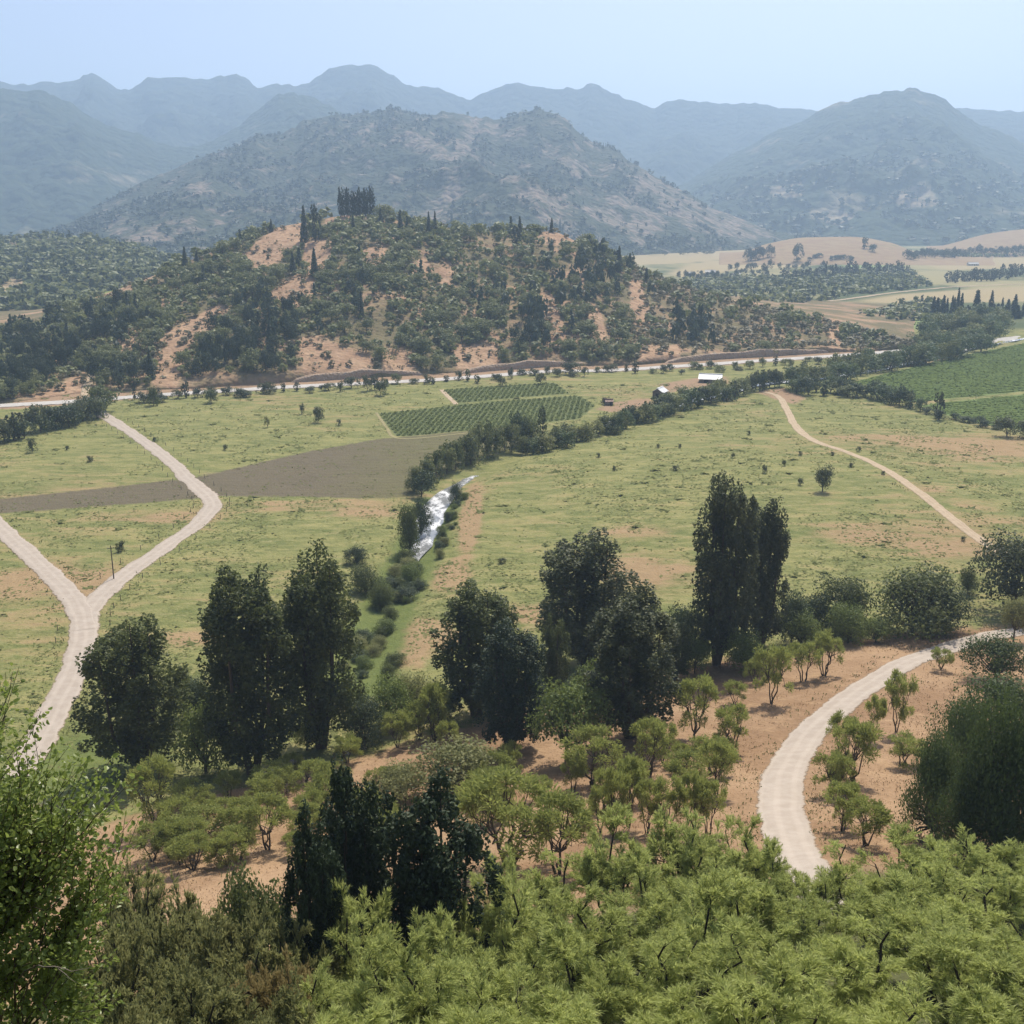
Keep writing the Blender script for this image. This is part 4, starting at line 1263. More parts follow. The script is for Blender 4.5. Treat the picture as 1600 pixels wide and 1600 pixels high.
def conifer(i, m):
    def f():
        r = np.random.default_rng(560 + i)
        V, T = [], []
        for k in range(15):
            z = 1.0 + 8.9 * k / 14
            rad = 1.75 * (1 - k / 14.5) ** .8 + .08
            nn_ = int(14 + 30 * rad)
            a = r.uniform(0, 6.28, nn_); q = np.sqrt(r.uniform(.15, 1, nn_)) * rad
            p = np.stack([np.cos(a) * q, np.sin(a) * q, z + r.normal(0, .22, nn_) - q * .25], 1)
            d = np.stack([np.cos(a), np.sin(a), np.full(nn_, .3)], 1)
            V.append(cards(p, d + np.array([0, 0, .8]), .5, r, 1.7, .5)); T.append(np.clip(r.normal(.4, .2, nn_), 0, 1))
        return make_pair('conifer%d' % i, np.concatenate(V), np.concatenate(T), [limb((0, 0, -.3), (0, 0, 9), .16, .02, r, 4, .005)], m, M_bark)
    return proto(('con', i, m.name), f)


def single(kind, loc, h, w, size0, label, cat, group, name):
    """a distant tree: crown and trunk, both shared meshes"""
    return plant(kind, loc, h, w, size0, label, cat, group, name, .15)


def treeline(px_line, n, hpx, wpx, mats, label, group, name, seed, jit=4, only='ground', col_p=0.15, cat='tree'):
    r = np.random.default_rng(seed)
    P = np.array(px_line, float)
    s = np.concatenate([[0], np.cumsum(np.hypot(*np.diff(P, axis=0).T))])
    for k in range(n):
        t = (k + r.uniform(.1, .9)) / n * s[-1]
        x = np.interp(t, s, P[:, 0]); y = np.interp(t, s, P[:, 1]) + r.uniform(-jit, jit)
        h = r.uniform(*hpx); w = r.uniform(*wpx)
        loc, hm, wm = at_base(x, y, y - h, w, only)
        m = mats[r.integers(len(mats))]
        if r.random() < col_p:
            single(small_column(int(r.integers(3)), m), loc, hm * 1.15, wm * .6, (3.4, 10), label, cat, group, name)
        else:
            single(small_round(int(r.integers(5)), m), loc, hm, wm, (8, 8), label, cat, group, name)


treeline([(655, 778), (672, 755), (700, 738), (745, 719), (800, 703), (850, 692)], 18, (38, 56), (24, 38), [M_river, M_poplar, M_hill], 'leafy tree crowding the bank above the silver water', 'riverside trees above the rapids', 'riverside_tree', 1, 4, col_p=.2)
treeline([(815, 712), (860, 700), (920, 686), (980, 668), (1040, 652)], 30, (20, 34), (22, 34), [M_river, M_hill, M_olive, M_belt], 'round tree in the riverside belt below the vineyard', 'riverside trees by the vineyard', 'riverside_tree', 2, 5)
treeline([(1030, 650), (1080, 636), (1130, 624), (1165, 617)], 17, (22, 36), (24, 36), [M_river, M_belt, M_hill], 'round tree in the riverside belt below the white barn', 'riverside trees by the barn', 'riverside_tree', 3, 4)
treeline([(1168, 614), (1200, 606), (1222, 602)], 7, (22, 30), (18, 26), [M_poplar2, M_river], 'round tree where the meadow track meets the hedge', 'trees at the track end', 'hedge_tree', 4, 3)
treeline([(1236, 612), (1290, 616), (1340, 618), (1400, 630), (1440, 644)], 19, (18, 32), (22, 34), [M_river, M_hill, M_belt], 'hedge tree between open meadow and dark green plot', 'hedgerow of the green plot', 'hedge_tree', 5, 3)
treeline([(1440, 646), (1500, 658), (1560, 672)], 9, (9, 15), (14, 22), [M_river, M_hilldk], 'low clipped hedge bush bordering the dark green plot', 'low hedge of the green plot', 'hedge_bush', 6, 2, cat='bush')
treeline([(1232, 606), (1300, 594), (1360, 582), (1420, 572), (1480, 560), (1550, 540)], 30, (24, 40), (26, 40), [M_belt, M_hill], 'green tree in the belt between paved road and dark green plot', 'tree belt behind the green plot', 'hedge_tree', 7, 5)
treeline([(1440, 562), (1500, 545), (1545, 530), (1570, 512), (1460, 520), (1440, 545)], 34, (24, 36), (26, 40), [M_hill, M_belt], 'leafy tree in the grove below the far conifers', 'grove below the conifers', 'grove_tree', 8, 9, col_p=0)
treeline([(-30, 694), (20, 686), (70, 674), (110, 664), (155, 650)], 17, (28, 44), (28, 42), [M_river, M_poplar, M_poplar2], 'dark tree in the ditch belt beside the pasture', 'ditch trees by the lane', 'ditch_tree', 9, 4, col_p=.1)
treeline([(195, 628), (330, 622), (470, 612), (600, 606)], 22, (10, 26), (10, 24), [M_poplar2, M_river, M_hilldk], 'small dark roadside tree near the foot of the orange hill', 'roadside trees left stretch', 'roadside_tree', 10, 4)
treeline([(600, 604), (760, 594), (860, 586), (960, 584), (1060, 580)], 26, (8, 18), (10, 20), [M_poplar2, M_river, M_hill], 'small roadside tree beyond the vineyard', 'roadside trees beyond the vineyard', 'roadside_tree', 11, 4)
treeline([(1060, 582), (1200, 572), (1330, 562), (1430, 552)], 24, (7, 16), (8, 18), [M_poplar2, M_river, M_hill], 'small roadside tree beyond the white barn', 'roadside trees beyond the barn', 'roadside_tree', 12, 4)
LONE = [(1285, 768, 727, 25, M_poplar2, 'single round tree alone in the open meadow with shade beneath'), (165, 643, 600, 46, M_poplar, 'large dark tree where the lane meets the paved road'), (240, 634, 600, 19, M_poplar, 'dark roadside tree standing alone by the paved road'), (330, 630, 606, 22, M_poplar, 'pair like dark tree at the paved road verge'), (595, 618, 592, 20, M_poplar, 'round dark tree at the pasture corner by the paved road'),
        (1467, 656, 612, 16, M_poplar2, 'tall narrow tree in the hedge of the green plot'), (1573, 682, 650, 36, M_poplar2, 'dark round tree at the lower hedge corner'), (1602, 684, 654, 34, M_poplar2, 'dark tree at the lower hedge end'), (497, 660, 632, 17, M_poplar2, 'larger of two little trees in the upper pasture'), (472, 647, 630, 9, M_poplar2, 'slim little tree in the upper pasture'),
        (50, 707, 683, 13, M_poplar2, 'little tree below the ditch belt'), (418, 668, 650, 9, M_olive, 'pale little tree in the upper pasture'), (190, 862, 842, 14, M_poplar2, 'dark leaning bush inside the lane fork'), (845, 600, 580, 16, M_poplar2, 'small round tree above the upper vineyard'), (785, 603, 588, 15, M_poplar2, 'little round tree at the vineyard top edge'), (890, 585, 562, 30, M_poplar2, 'spreading roadside tree above the vineyard corner'),
        (1245, 408, 380, 16, M_hilldk, 'dark tree standing before the smooth tan hill'), (1350, 388, 370, 11, M_hilldk, 'tall tree on the crown of the tan hill'), (1363, 393, 380, 14, M_hilldk, 'round tree on the crown of the tan hill'), (1195, 430, 412, 12, M_hilldk, 'lone dark tree in the far straw field'), (945, 632, 618, 13, M_hilldry, 'brown tree beside the small red hut')]
for j, (bx, by, ty, w, m, lab) in enumerate(LONE):
    loc, h, wd = at_base(bx, by, ty, w, None if by < 440 else 'ground')
    if lab.startswith('tall narrow') or lab.startswith('tall tree'): single(small_column(1, m), loc, h, wd, (3.4, 10), lab, 'tree', None, 'lone_tree')
    elif j == 0: plant(proto('lone', lambda: roundtree(590, M_poplar2, 8, 6.4, 60, 60, .24, .2)), loc, h, wd * 1.05, (6.4, 8), lab, 'tree', None, 'lone_tree')
    else: single(small_round(j % 5, m), loc, h, wd, (8, 8), lab, 'bush' if 'bush' in lab else 'tree', None, 'lone_tree')
for (bx, by, hh, ww) in [(140, 722, 12, 9), (530, 665, 12, 8), (352, 703, 10, 8), (105, 703, 8, 6), (242, 690, 9, 8), (1250, 758, 13, 9), (1195, 739, 13, 9), (1145, 716, 9, 6), (1225, 728, 11, 7), (1250, 712, 9, 6), (1380, 742, 8, 6), (1330, 730, 9, 8), (1055, 735, 10, 12), (785, 880, 10, 14), (1028, 700, 8, 6), (1170, 680, 9, 6), (935, 715, 9, 7), (960, 735, 9, 8), (1062, 700, 8, 6), (1300, 712, 8, 6), (1342, 706, 9, 7), (1505, 845, 9, 8)]:
    loc, h, wd = at_base(bx, by, by - hh, ww)
    single(small_round(by % 5, M_poplar2), loc, h, wd, (8, 8), 'tiny dark bush dotted over the left pasture' if bx < 560 else 'tiny dark bush dotted over the open meadow', 'bush', 'dots in the left pasture' if bx < 560 else 'dots in the meadow', 'pasture_bush')

# far conifer row and rows in the wide valley
treeline2 = [([(1415, 404), (1500, 400), (1620, 394)], 34, (8, 17), (9, 15), M_hilldk, 'dark tree in the belt at the foot of the pink tan stubble hill', 'belt by the stubble hill', 'far_tree', 'rnd'),
             ([(1245, 407), (1300, 404), (1335, 408)], 10, (5, 9), (8, 13), M_hilldk, 'low hedge tree crossing the smooth tan hill', 'hedge on the tan hill', 'far_tree', 'rnd'),
             ([(1130, 424), (1220, 421), (1300, 418)], 12, (6, 14), (7, 12), M_hilldk, 'scattered dark tree in the far straw fields', 'scattered far trees', 'far_tree', 'rnd'),
             ([(990, 398), (1060, 396), (1120, 394)], 9, (5, 9), (8, 14), M_hilldk, 'low dark tree at the foot of the rocky mountain', 'trees at the mountain foot', 'far_tree', 'rnd'),
             ([(1455, 500), (1500, 498), (1550, 497), (1610, 494)], 26, (18, 48), (9, 18), M_hilldk, 'tall dark conifer in the row beyond the leafy grove', 'far conifer row', 'conifer_tree', 'con'),
             ([(1220, 437), (1300, 432), (1360, 428), (1420, 428)], 26, (12, 24), (8, 13), M_hilldk, 'dark tree in the broken row before the straw fields', 'broken row in the far valley', 'far_tree', 'col'),
             ([(1480, 440), (1540, 437), (1610, 432)], 24, (14, 22), (9, 13), M_hilldk, 'dark tree in the solid row behind the far stubble field', 'solid row in the far valley', 'far_tree', 'col'),
             ([(1165, 408), (1185, 404), (1205, 402)], 6, (14, 22), (10, 16), M_hilldk, 'dark tree in the clump left of the smooth tan hill', 'clump by the tan hill', 'far_tree', 'rnd'),
             ([(1060, 436), (1120, 432), (1200, 430)], 22, (6, 13), (6, 10), M_hilldk, 'small tree in the far village gardens', 'far village trees', 'far_tree', 'rnd')]
for q, (ln, n, hp, wp, m, lab, grp, nm, ty_) in enumerate(treeline2):
    r = np.random.default_rng(650 + q)
    P = np.array(ln, float)
    for k in range(n):
        t = (k + r.uniform(0, 1)) / n
        x = np.interp(t, np.linspace(0, 1, len(P)), P[:, 0]); y = np.interp(t, np.linspace(0, 1, len(P)), P[:, 1]) + r.uniform(-3, 3)
        h = r.uniform(*hp)
        loc, hm, wm = at_base(x, y, y - h, r.uniform(*wp), None)
        if ty_ == 'con': single(conifer(int(r.integers(2)), m), loc, hm, wm, (3.6, 10), lab, 'conifer', grp, nm)
        elif ty_ == 'col': single(small_column(int(r.integers(3)), m), loc, hm, wm, (3.4, 10), lab, 'tree', grp, nm)
        else: single(small_round(int(r.integers(5)), m), loc, hm, wm, (8, 8), lab, 'tree', grp, nm)

# ------------------------------------------------------------------ woods on the near hill
def hill_wood():
    r = np.random.default_rng(1234)
    N = 26000
    u = r.uniform(HILL.ulim[0] + .02, HILL.ulim[1] - .01, N)
    t = r.uniform(.012, 1.06, N)
    Yf, Yc, zc = HILL.vals(u)
    Y = Yf + (Yc - Yf) * t; X = u * Y
    Z = HILL.z(X, Y)
    px, py = pix(X, Y, Z)
    bare = np.full(N, -100.0)
    for P in bare_px: bare = np.maximum(bare, sdpoly(px, py, P))
    dens = fbm(X / 40, Y / 60, 77, 4)
    p = sstep(.36, .54, dens) * .88 + .12
    p *= np.where(bare > -3, .13, 1.0)
    p *= np.where((px > 985), 1.0, 1.0)
    keep = (r.random(N) < p) & (Z > zground(X, Y) + .5) & (px > -90) & (px < 1690)
    idx = np.where(keep)[0]
    # thin by spacing in plan
    cell = {}
    out = []
    for i in idx:
        sp = 4.9 if px[i] > 985 else 5.2
        k = (int(X[i] / sp), int(Y[i] / (sp * 1.25)))
        if k in cell: continue
        cell[k] = 1; out.append(i)
    out = np.array(out)
    # kinds: round scrub trees, dry scrub, dark tall trees in stands
    stand = [(915, 440, 50, 36), (835, 505, 38, 36), (430, 530, 45, 50), (60, 565, 60, 45), (180, 530, 35, 35), (360, 570, 50, 30), (150, 600, 60, 15), (560, 470, 15, 30), (1090, 520, 30, 20)]
    k = len(out)
    d = np.zeros(k)
    for (cx, cy, sx, sy) in stand:
        d = np.maximum(d, np.exp(-((px[out] - cx) / sx)**2 - ((py[out] - cy) / sy)**2))
    q = r.random(k)
    kind = np.where(q < d * .6, 2, np.where((px[out] > 985) & (r.random(k) < .75), 1, np.where(r.random(k) < .16, 1, 0)))
    kind = np.where(bare[out] > -3, 1, kind)
    tall = (r.random(k) < .014) & (kind == 0)
    kind = np.where(tall, 3, kind)
    hgt = np.where(kind == 2, r.uniform(8, 14, k), np.where(kind == 1, r.uniform(2.2, 4.2, k), np.where(kind == 3, r.uniform(10, 15, k), r.uniform(2.2, 5.5, k) + 6.5 * r.random(k) ** 4)))
    wid = np.where(kind == 2, r.uniform(5, 7.5, k), np.where(kind == 1, hgt * r.uniform(1.1, 1.7, k), np.where(kind == 3, hgt * .34, hgt * r.uniform(.95, 1.45, k))))
    show = hgt * wid / (Y[out] ** 2)
    vis = (px[out] > 0) & (px[out] < 1600)
    order = np.argsort(-show * vis)
    return X[out], Y[out], Z[out], kind, hgt, wid, order, px[out], py[out]


hx, hy, hz, hk, hh, hw, horder, hpx, hpy = hill_wood()
LABH = {0: ('round green scrub tree on the wooded hill', 'scrub trees on the hill', 'hill_tree'), 1: ('low olive dry bush on the wooded hill', 'dry bushes on the hill', 'hill_bush'), 2: ('dark dense tree of the shaded stands on the hill', 'dark stands on the hill', 'hill_tree'), 3: ('dark pointed conifer rising above hill scrub', 'pointed conifers on the hill', 'conifer_tree')}
ZONE = lambda x, y: ' near the summit grove' if y < 400 and 380 < x < 720 else ' on its long right shoulder' if x > 985 else ' above the lane end' if x < 300 else ' near its foot' if y > 520 else ' on its middle slope'
individ = horder[:285]
rest_i = horder[285:]
for i in individ:
    k = int(hk[i]); lab, grp, nm = LABH[k]
    zn = ZONE(hpx[i], hpy[i])
    kd = small_round(int(i) % 5, M_hill) if k == 0 else small_round(int(i) % 5, M_hilldry) if k == 1 else small_round(int(i) % 5, M_hilldk) if k == 2 else conifer(int(i) % 2, M_hilldk)
    s0 = (3.6, 10) if k == 3 else (8, 8)
    single(kd, (hx[i], hy[i], hz[i]), hh[i], hw[i], s0, lab + zn, 'bush' if k == 1 else 'conifer' if k == 3 else 'tree', grp + zn, nm)

# the summit grove and other marked tall trees
sg = np.random.default_rng(31)
for j in range(18):
    x = 529 + j * 3.2 + sg.uniform(-1, 1)
    loc, h, w = at_base(x, 339 + sg.uniform(-2, 2), 290 + sg.uniform(-6, 16) + (6 if j in (0, 1, 17) else 0), 9, None)
    single(small_column(j % 3, M_hilldk), loc, min(h, 34), min(w, 6), (3.4, 10), 'tall dark plantation tree packed in the summit grove', 'tree', 'summit grove', 'grove_tree')
for (bx, by, ty, w) in [(476, 378, 322, 15), (493, 378, 318, 17), (492, 432, 388, 15), (458, 428, 393, 13), (626, 368, 328, 12), (670, 368, 331, 9), (680, 366, 330, 9), (743, 358, 328, 11), (812, 372, 338, 11), (862, 362, 340, 8), (875, 364, 342, 7), (552, 362, 335, 9), (595, 350, 325, 10), (706, 352, 330, 7), (805, 385, 352, 18), (967, 425, 385, 14), (1010, 440, 418, 10), (290, 420, 385, 12), (308, 412, 390, 9), (130, 470, 462, 12), (90, 500, 470, 32), (424, 362, 342, 8), (565, 495, 455, 10), (145, 510, 470, 14)]:
    loc, h, wd = at_base(bx, by, ty, w, None)
    single(conifer(bx % 2, M_hilldk) if w < 16 else small_column(bx % 3, M_hilldk), loc, min(h, 30), min(wd, 16), (3.6, 10) if w < 16 else (3.4, 10), 'tall dark spire tree breaking the crest of the wooded hill' if by < 440 else 'tall dark spire tree low on the wooded hill', 'tree', 'spire trees of the hill' + (' crest' if by < 440 else ' foot'), 'spire_tree')


def joined(name, protos, X, Y, Z, hgt, wid, pick, mats, s0, label, seed, spin=True):
    """many tiny plants nobody would pick apart, joined into one object of kind stuff"""
    r = np.random.default_rng(seed)
    Vs, Ts, Ms = [], [], []
    for i in range(len(X)):
        V0, T0, w0, h0, mi = protos[pick[i]]
        a = r.uniform(0, 6.28)
        ca, sa = math.cos(a), math.sin(a)
        sx, sz = wid[i] / w0, hgt[i] / h0
        x = V0[:, 0] * sx; y = V0[:, 1] * sx
        Vs.append(np.stack([x * ca - y * sa + X[i], x * sa + y * ca + Y[i], V0[:, 2] * sz + Z[i] - .1], 1))
        Ts.append(np.clip(T0 + r.uniform(-.2, .2), 0, 1)); Ms.append(np.full(len(V0) // 4, mi))
    V = np.concatenate(Vs); n = len(V) // 4
    me = mesh(name, V, quadidx(n), mats, {'tint': np.concatenate(Ts)}, midx=np.concatenate(Ms))
    o = obj(name, me); setp(o, label, None, None, 'stuff')
    return o


def lowblob(seed, n=32, size=2.3, W=8, H=8, cone=False):
    r = np.random.default_rng(seed)
    p = sphere_pts(n, r)
    p[:, 2] = np.abs(p[:, 2]) * np.where(r.random(n) < .8, 1, -.6)
    if cone:
        z = r.uniform(0.05, 1, n); a = r.uniform(0, 6.28, n); rad = (1 - z) ** .8 * W * .42
        c = np.stack([np.cos(a) * rad, np.sin(a) * rad, z * H], 1); p = np.stack([np.cos(a), np.sin(a), np.full(n, .5)], 1)
    else:
        bump = 1 + .25 * np.sin(p @ unit(r.normal(size=3)) * 5)
        c = np.array([0, 0, H * .45]) + p * np.array([W * .42, W * .42, H * .48]) * r.uniform(.7, 1.05, (n, 1)) * bump[:, None]
    V = cards(c, p + np.array([0, 0, .3]), size, r, 1.3, .6)
    return V, np.repeat(np.clip(r.normal(.4, .2, n), 0, 1), 4), W, H


lp = [lowblob(700 + i) + (0,) for i in range(4)] + [lowblob(710 + i) + (1,) for i in range(3)] + [lowblob(720 + i) + (2,) for i in range(3)] + [lowblob(730 + i, 50, 1.4, 3.6, 10, True) + (2,) for i in range(2)]
pk = np.array([{0: i % 4, 1: 4 + i % 3, 2: 7 + i % 3, 3: 10 + i % 2}[int(hk[i])] for i in rest_i])
_rt = np.random.default_rng(432)
_u = _rt.uniform(HILL.ulim[0] + .02, HILL.ulim[1] - .01, 5200); _t = _rt.uniform(.01, 1.0, 5200)
_Yf, _Yc, _zc = HILL.vals(_u); _Y = _Yf + (_Yc - _Yf) * _t; _X = _u * _Y; _Z = HILL.z(_X, _Y)
_ok = (_rt.random(5200) < sstep(.35, .6, fbm(_X / 14, _Y / 20, 44, 3)) + .1) & (_Z > .5)
_X, _Y, _Z = _X[_ok], _Y[_ok], _Z[_ok]; _n = len(_X)
_tp = [lowblob(760 + i, 7, 3.6) + (1,) for i in range(3)]
_h = _rt.uniform(.5, 1.7, _n)
joined('hill_tussocks', _tp, _X, _Y, _Z, _h, _h * _rt.uniform(1.2, 2.2, _n), _rt.integers(0, 3, _n), [M_hill, M_hilldry], None, 'sprinkled dry tussocks over the bare orange earth of the hill', 9)
joined('hill_scrub', lp, hx[rest_i], hy[rest_i], hz[rest_i], hh[rest_i], hw[rest_i], pk, [M_hill, M_hilldry, M_hilldk], None, 'mass of green and dry scrub clothing the wooded hill', 5)


def ridge_wood(name, r_, n, hr, wr, mats, label, seed, tlim=(.05, 1.0), nscale=200, thr=(.35, .5), conep=.3, avoid=None, xlim=(-60, 1660)):
    r = np.random.default_rng(seed)
    u = r.uniform(r_.ulim[0] + .005, r_.ulim[1] - .005, n); t = r.uniform(*tlim, n)
    Yf, Yc, zc = r_.vals(u)
    Y = Yf + (Yc - Yf) * t; X = u * Y; Z = r_.z(X, Y)
    px, py = pix(X, Y, Z)
    ok = (px > xlim[0]) & (px < xlim[1]) & (r.random(n) < sstep(*thr, fbm(X / nscale, Y / nscale, seed, 4)) + .04) & (Z > 0)
    if avoid:
        for P in avoid: ok &= ~((sdpoly(px, py, P) > -2) & (r.random(n) < .9))
    X, Y, Z = X[ok], Y[ok], Z[ok]
    k = len(X)
    pick = np.where(r.random(k) < conep, 10 + r.integers(0, 2, k), r.integers(0, 4, k))
    h = r.uniform(*hr, k); w = r.uniform(*wr, k)
    return joined(name, LPF, X, Y, Z, h, np.where(pick >= 10, h * .42, w), pick, mats, None, label, seed)


LPF = [lowblob(740 + i, 10, 4.0) + (0,) for i in range(7)] + [lowblob(740, 14, 3.4) + (0,)] * 3 + [lowblob(750 + i, 14, 2.4, 3.6, 10, True) + (1,) for i in range(2)]
ridge_wood('far_wood', MIDM, 9500, (5, 11), (8, 15), [M_hilldk, M_hilldk], 'scattered dark scrub over the rocky mountain', 91, (.02, 1.0), 150, (.40, .55), .3, mid_bare)
ridge_wood('low_hill_wood', LOWL, 5200, (6, 12), (8, 14), [M_hill, M_hilldk], 'dense dark wood over the low hill', 92, (.0, 1.0), 120, (.32, .46), .35, None, (-60, 330))
ridge_wood('mountain_wood', RIGHTM, 2200, (10, 18), (18, 32), [M_hilldk, M_hilldk], 'dark forest fringe low on the single peak mountain', 93, (.0, .7), 500, (.3, .5), .3)


def valley_wood():
    r = np.random.default_rng(95)
    polys = [GP(p) for p in ([(1030, 452), (1100, 436), (1220, 436), (1340, 432), (1440, 436), (1460, 448), (1330, 462), (1220, 486), (1150, 470)], [(1330, 500), (1440, 470), (1470, 480), (1460, 500), (1400, 505)], [(1420, 398), (1600, 385), (1700, 385), (1700, 400), (1470, 404)], [(1240, 428), (1430, 428), (1430, 436), (1240, 438)], [(1380, 520), (1440, 508), (1480, 515), (1450, 540), (1400, 545)])]
    X = r.uniform(150, 1500, 60000); Y = r.uniform(880, 2700, 60000)
    ok = np.zeros(len(X), bool)
    for P in polys: ok |= inside(X, Y, P)
    ok &= r.random(len(X)) < .95
    X, Y = X[ok][:3200], Y[ok][:3200]
    Z = zground(X, Y); k = len(X)
    h = r.uniform(4, 9, k); w = r.uniform(6, 11, k)
    pick = np.where(r.random(k) < .35, 10 + r.integers(0, 2, k), r.integers(0, 4, k))
    joined('valley_wood', LPF, X, Y, Z, h, np.where(pick >= 10, h * .5, w), pick, [M_hill, M_hilldk], None, 'dark plantation woods spread across the far valley floor', 95)


valley_wood()

# ------------------------------------------------------------------ vine rows
def vine_rows(P, n, ang, gap, label, group, name, hgt=.4, wid=1.8, dens=7, seed=0, mat=None, leaf=.55, spread=.8):
    r = np.random.default_rng(seed)
    P = np.array(P)
    c, s = math.cos(ang), math.sin(ang)
    U = P @ np.array([c, s]); W = P @ np.array([-s, c])
    k = 0
    for w in np.arange(W.min() + gap * .5, W.max(), gap):
        us = np.linspace(U.min(), U.max(), 300)
        pts = np.outer(us, [c, s]) + np.outer(np.full(300, w), [-s, c])
        ins = sdpoly(pts[:, 0], pts[:, 1], [tuple(p) for p in P]) > .6
        if ins.sum() < 4: continue
        seg = us[ins]
        L = seg[-1] - seg[0]
        m = int(L * dens)
        if m < 8: continue
        uu = seg[0] + (np.arange(m) + r.uniform(-.4, 1.4, m)) * (L / m)
        x = uu * c - (w + r.normal(0, wid * .22, m)) * s; y = uu * s + (w + r.normal(0, wid * .22, m)) * c
        zg = zground(x, y)
        pos_ = np.stack([x, y, zg + hgt * r.uniform(.2, 1.0, m)], 1)
        me = mesh('vine_row', cards(pos_, np.tile([0, 0, .8], (m, 1)), leaf, r, 1.3, spread), quadidx(m), mat or M_vine, {'tint': np.repeat(np.clip(r.normal(.45, .2, m) + r.uniform(-.15, .15), 0, 1), 4)})
        o = obj(name, me)
        o['kind'] = 'thing'
        setp(o, label, 'vine row', group); k += 1
    return k


vine_rows(W_va, 0, math.radians(84), 2.3, 'trellised vine row in the larger lower vineyard plot', 'rows of the lower vineyard', 'vine_row', seed=1, dens=6.5, spread=.25, leaf=.7)
vine_rows(W_vb, 0, math.radians(84), 2.3, 'trellised vine row in the smaller upper vineyard plot', 'rows of the upper vineyard', 'vine_row', seed=2, dens=6.5, spread=.25, leaf=.7)
vine_rows(W_ca, 0, math.radians(20), 4.2, 'leafy crop row in the upper dark green plot', 'rows of the upper green plot', 'crop_row', 0.45, 3.8, 4.0, seed=3, leaf=1.3, mat=M_crop, spread=.14)
vine_rows(W_cb, 0, math.radians(20), 4.2, 'leafy crop row in the lower dark green plot', 'rows of the lower green plot', 'crop_row', 0.45, 3.8, 4.0, seed=4, leaf=1.3, mat=M_crop, spread=.14)

# ------------------------------------------------------------------ grass and weeds (nobody could count them)
def tufts(name, n, region, mat, blades, hr, label, seed, spread=.5, wdt=.12, ylog=(90, 560), ulim=.52, cushion=False):
    r = np.random.default_rng(seed)
    Y = np.exp(r.uniform(math.log(ylog[0]), math.log(ylog[1]), n)); X = r.uniform(-ulim, ulim, n) * Y
    ok = region(X, Y, r)
    X, Y = X[ok], Y[ok]
    Z = zground(X, Y)
    k = len(X)
    b = blades
    sc = np.sqrt(Y / 200.0)
    base = np.repeat(np.stack([X, Y, Z], 1), b, 0)
    s = np.repeat(sc, b)
    off = r.normal(0, spread, (k * b, 3)) * s[:, None]; off[:, 2] = 0
    d = r.normal(size=(k * b, 3)) * .6; d[:, 2] = np.abs(d[:, 2]) + .7
    L = r.uniform(*hr, (k * b, 1)) * s[:, None]
    if cushion:
        pos_ = base + off; pos_[:, 2] = zground(pos_[:, 0], pos_[:, 1]) + L[:, 0] * .12
        V = cards(pos_, np.tile([0, 0, 1.0], (k * b, 1)), L * 1.5, r, 1.5, .22)
    else:
        V = strips(base + off - np.array([0, 0, .05]), d, L, wdt * s[:, None] * 2, r)
    me = mesh(name, V, quadidx(k * b), mat, {'tint': np.repeat(np.clip(np.repeat(r.uniform(0, 1, k), b) + r.normal(0, .12, k * b), 0, 1), 4)})
    return setp(obj(name, me), label, None, None, 'stuff')


ROADW = [GP(fork_px + [(152, 938), (190, 903), (250, 860), (300, 825), (326, 800), (331, 786), (320, 771), (295, 750), (260, 716), (215, 683), (180, 660), (160, 648)]), GP([(132, 985), (122, 948), (103, 922), (60, 880), (22, 845), (-30, 795)]), GP([(1660, 978), (1580, 989), (1510, 1003), (1440, 1027), (1370, 1063), (1310, 1105), (1258, 1155), (1228, 1205), (1220, 1250), (1228, 1300), (1246, 1345), (1275, 1385)]), GP([(1590, 876), (1542, 850), (1500, 820), (1440, 772), (1380, 732), (1330, 709), (1275, 690), (1244, 667), (1230, 641), (1215, 619)])]


def offroad(X, Y, m=3.6):
    d = np.full(X.shape, 1e9)
    for P in ROADW: d = np.minimum(d, polydist(X, Y, P))
    return d > m


def r_meadow(X, Y, r):
    toe = pchip(_tx, _ty, X)
    ok = (Y > toe * 1.03) & (Y < 560) & offroad(X, Y) & (polydist(X, Y, RIVER) > 7)
    for P in (W_plough, W_va, W_vb, W_ca, W_cb): ok &= ~inside(X, Y, P)
    return ok & (r.random(len(X)) < sstep(.38, .6, fbm(X / 9, Y / 18, 5, 3)) * .9 + .1)


def r_slope(X, Y, r):
    toe = pchip(_tx, _ty, X)
    return (Y < toe * 1.02) & offroad(X, Y, 3.2) & (r.random(len(X)) < sstep(.35, .6, fbm(X / 4, Y / 6, 6, 3)) * .9 + .1)


def r_verge(X, Y, r):
    d = np.full(X.shape, 1e9)
    for P in ROADW: d = np.minimum(d, polydist(X, Y, P))
    return (d > 2.9) & (d < 5.0 + 2 * r.random(len(X)))


tufts('meadow_grass', 30000, r_meadow, M_grass, 3, (.25, .55), 'rough green grass tussocks over the valley meadow', 21, .8, .2, (150, 560), cushion=True)
tufts('field_weeds', 2600, lambda X, Y, r: inside(X, Y, W_plough) & offroad(X, Y), M_weed, 4, (.2, .45), 'sparse weeds greening the ploughed strip', 26, .7, .2, (250, 460), cushion=True)
tufts('meadow_weeds', 800, r_meadow, M_weed, 6, (.5, 1.1), 'darker weeds speckled through the valley meadow', 22, .45, .22, (150, 560), cushion=True)
tufts('dry_grass', 20000, r_slope, M_dry, 4, (.25, .6), 'dry straw grass tussocks on the tan slope', 23, .5, .07, (60, 215), .5)
tufts('verge_weeds', 9000, r_verge, M_weed, 4, (.3, .75), 'dull weeds along the gravel road verges', 24, .4, .1, (90, 330), .5)

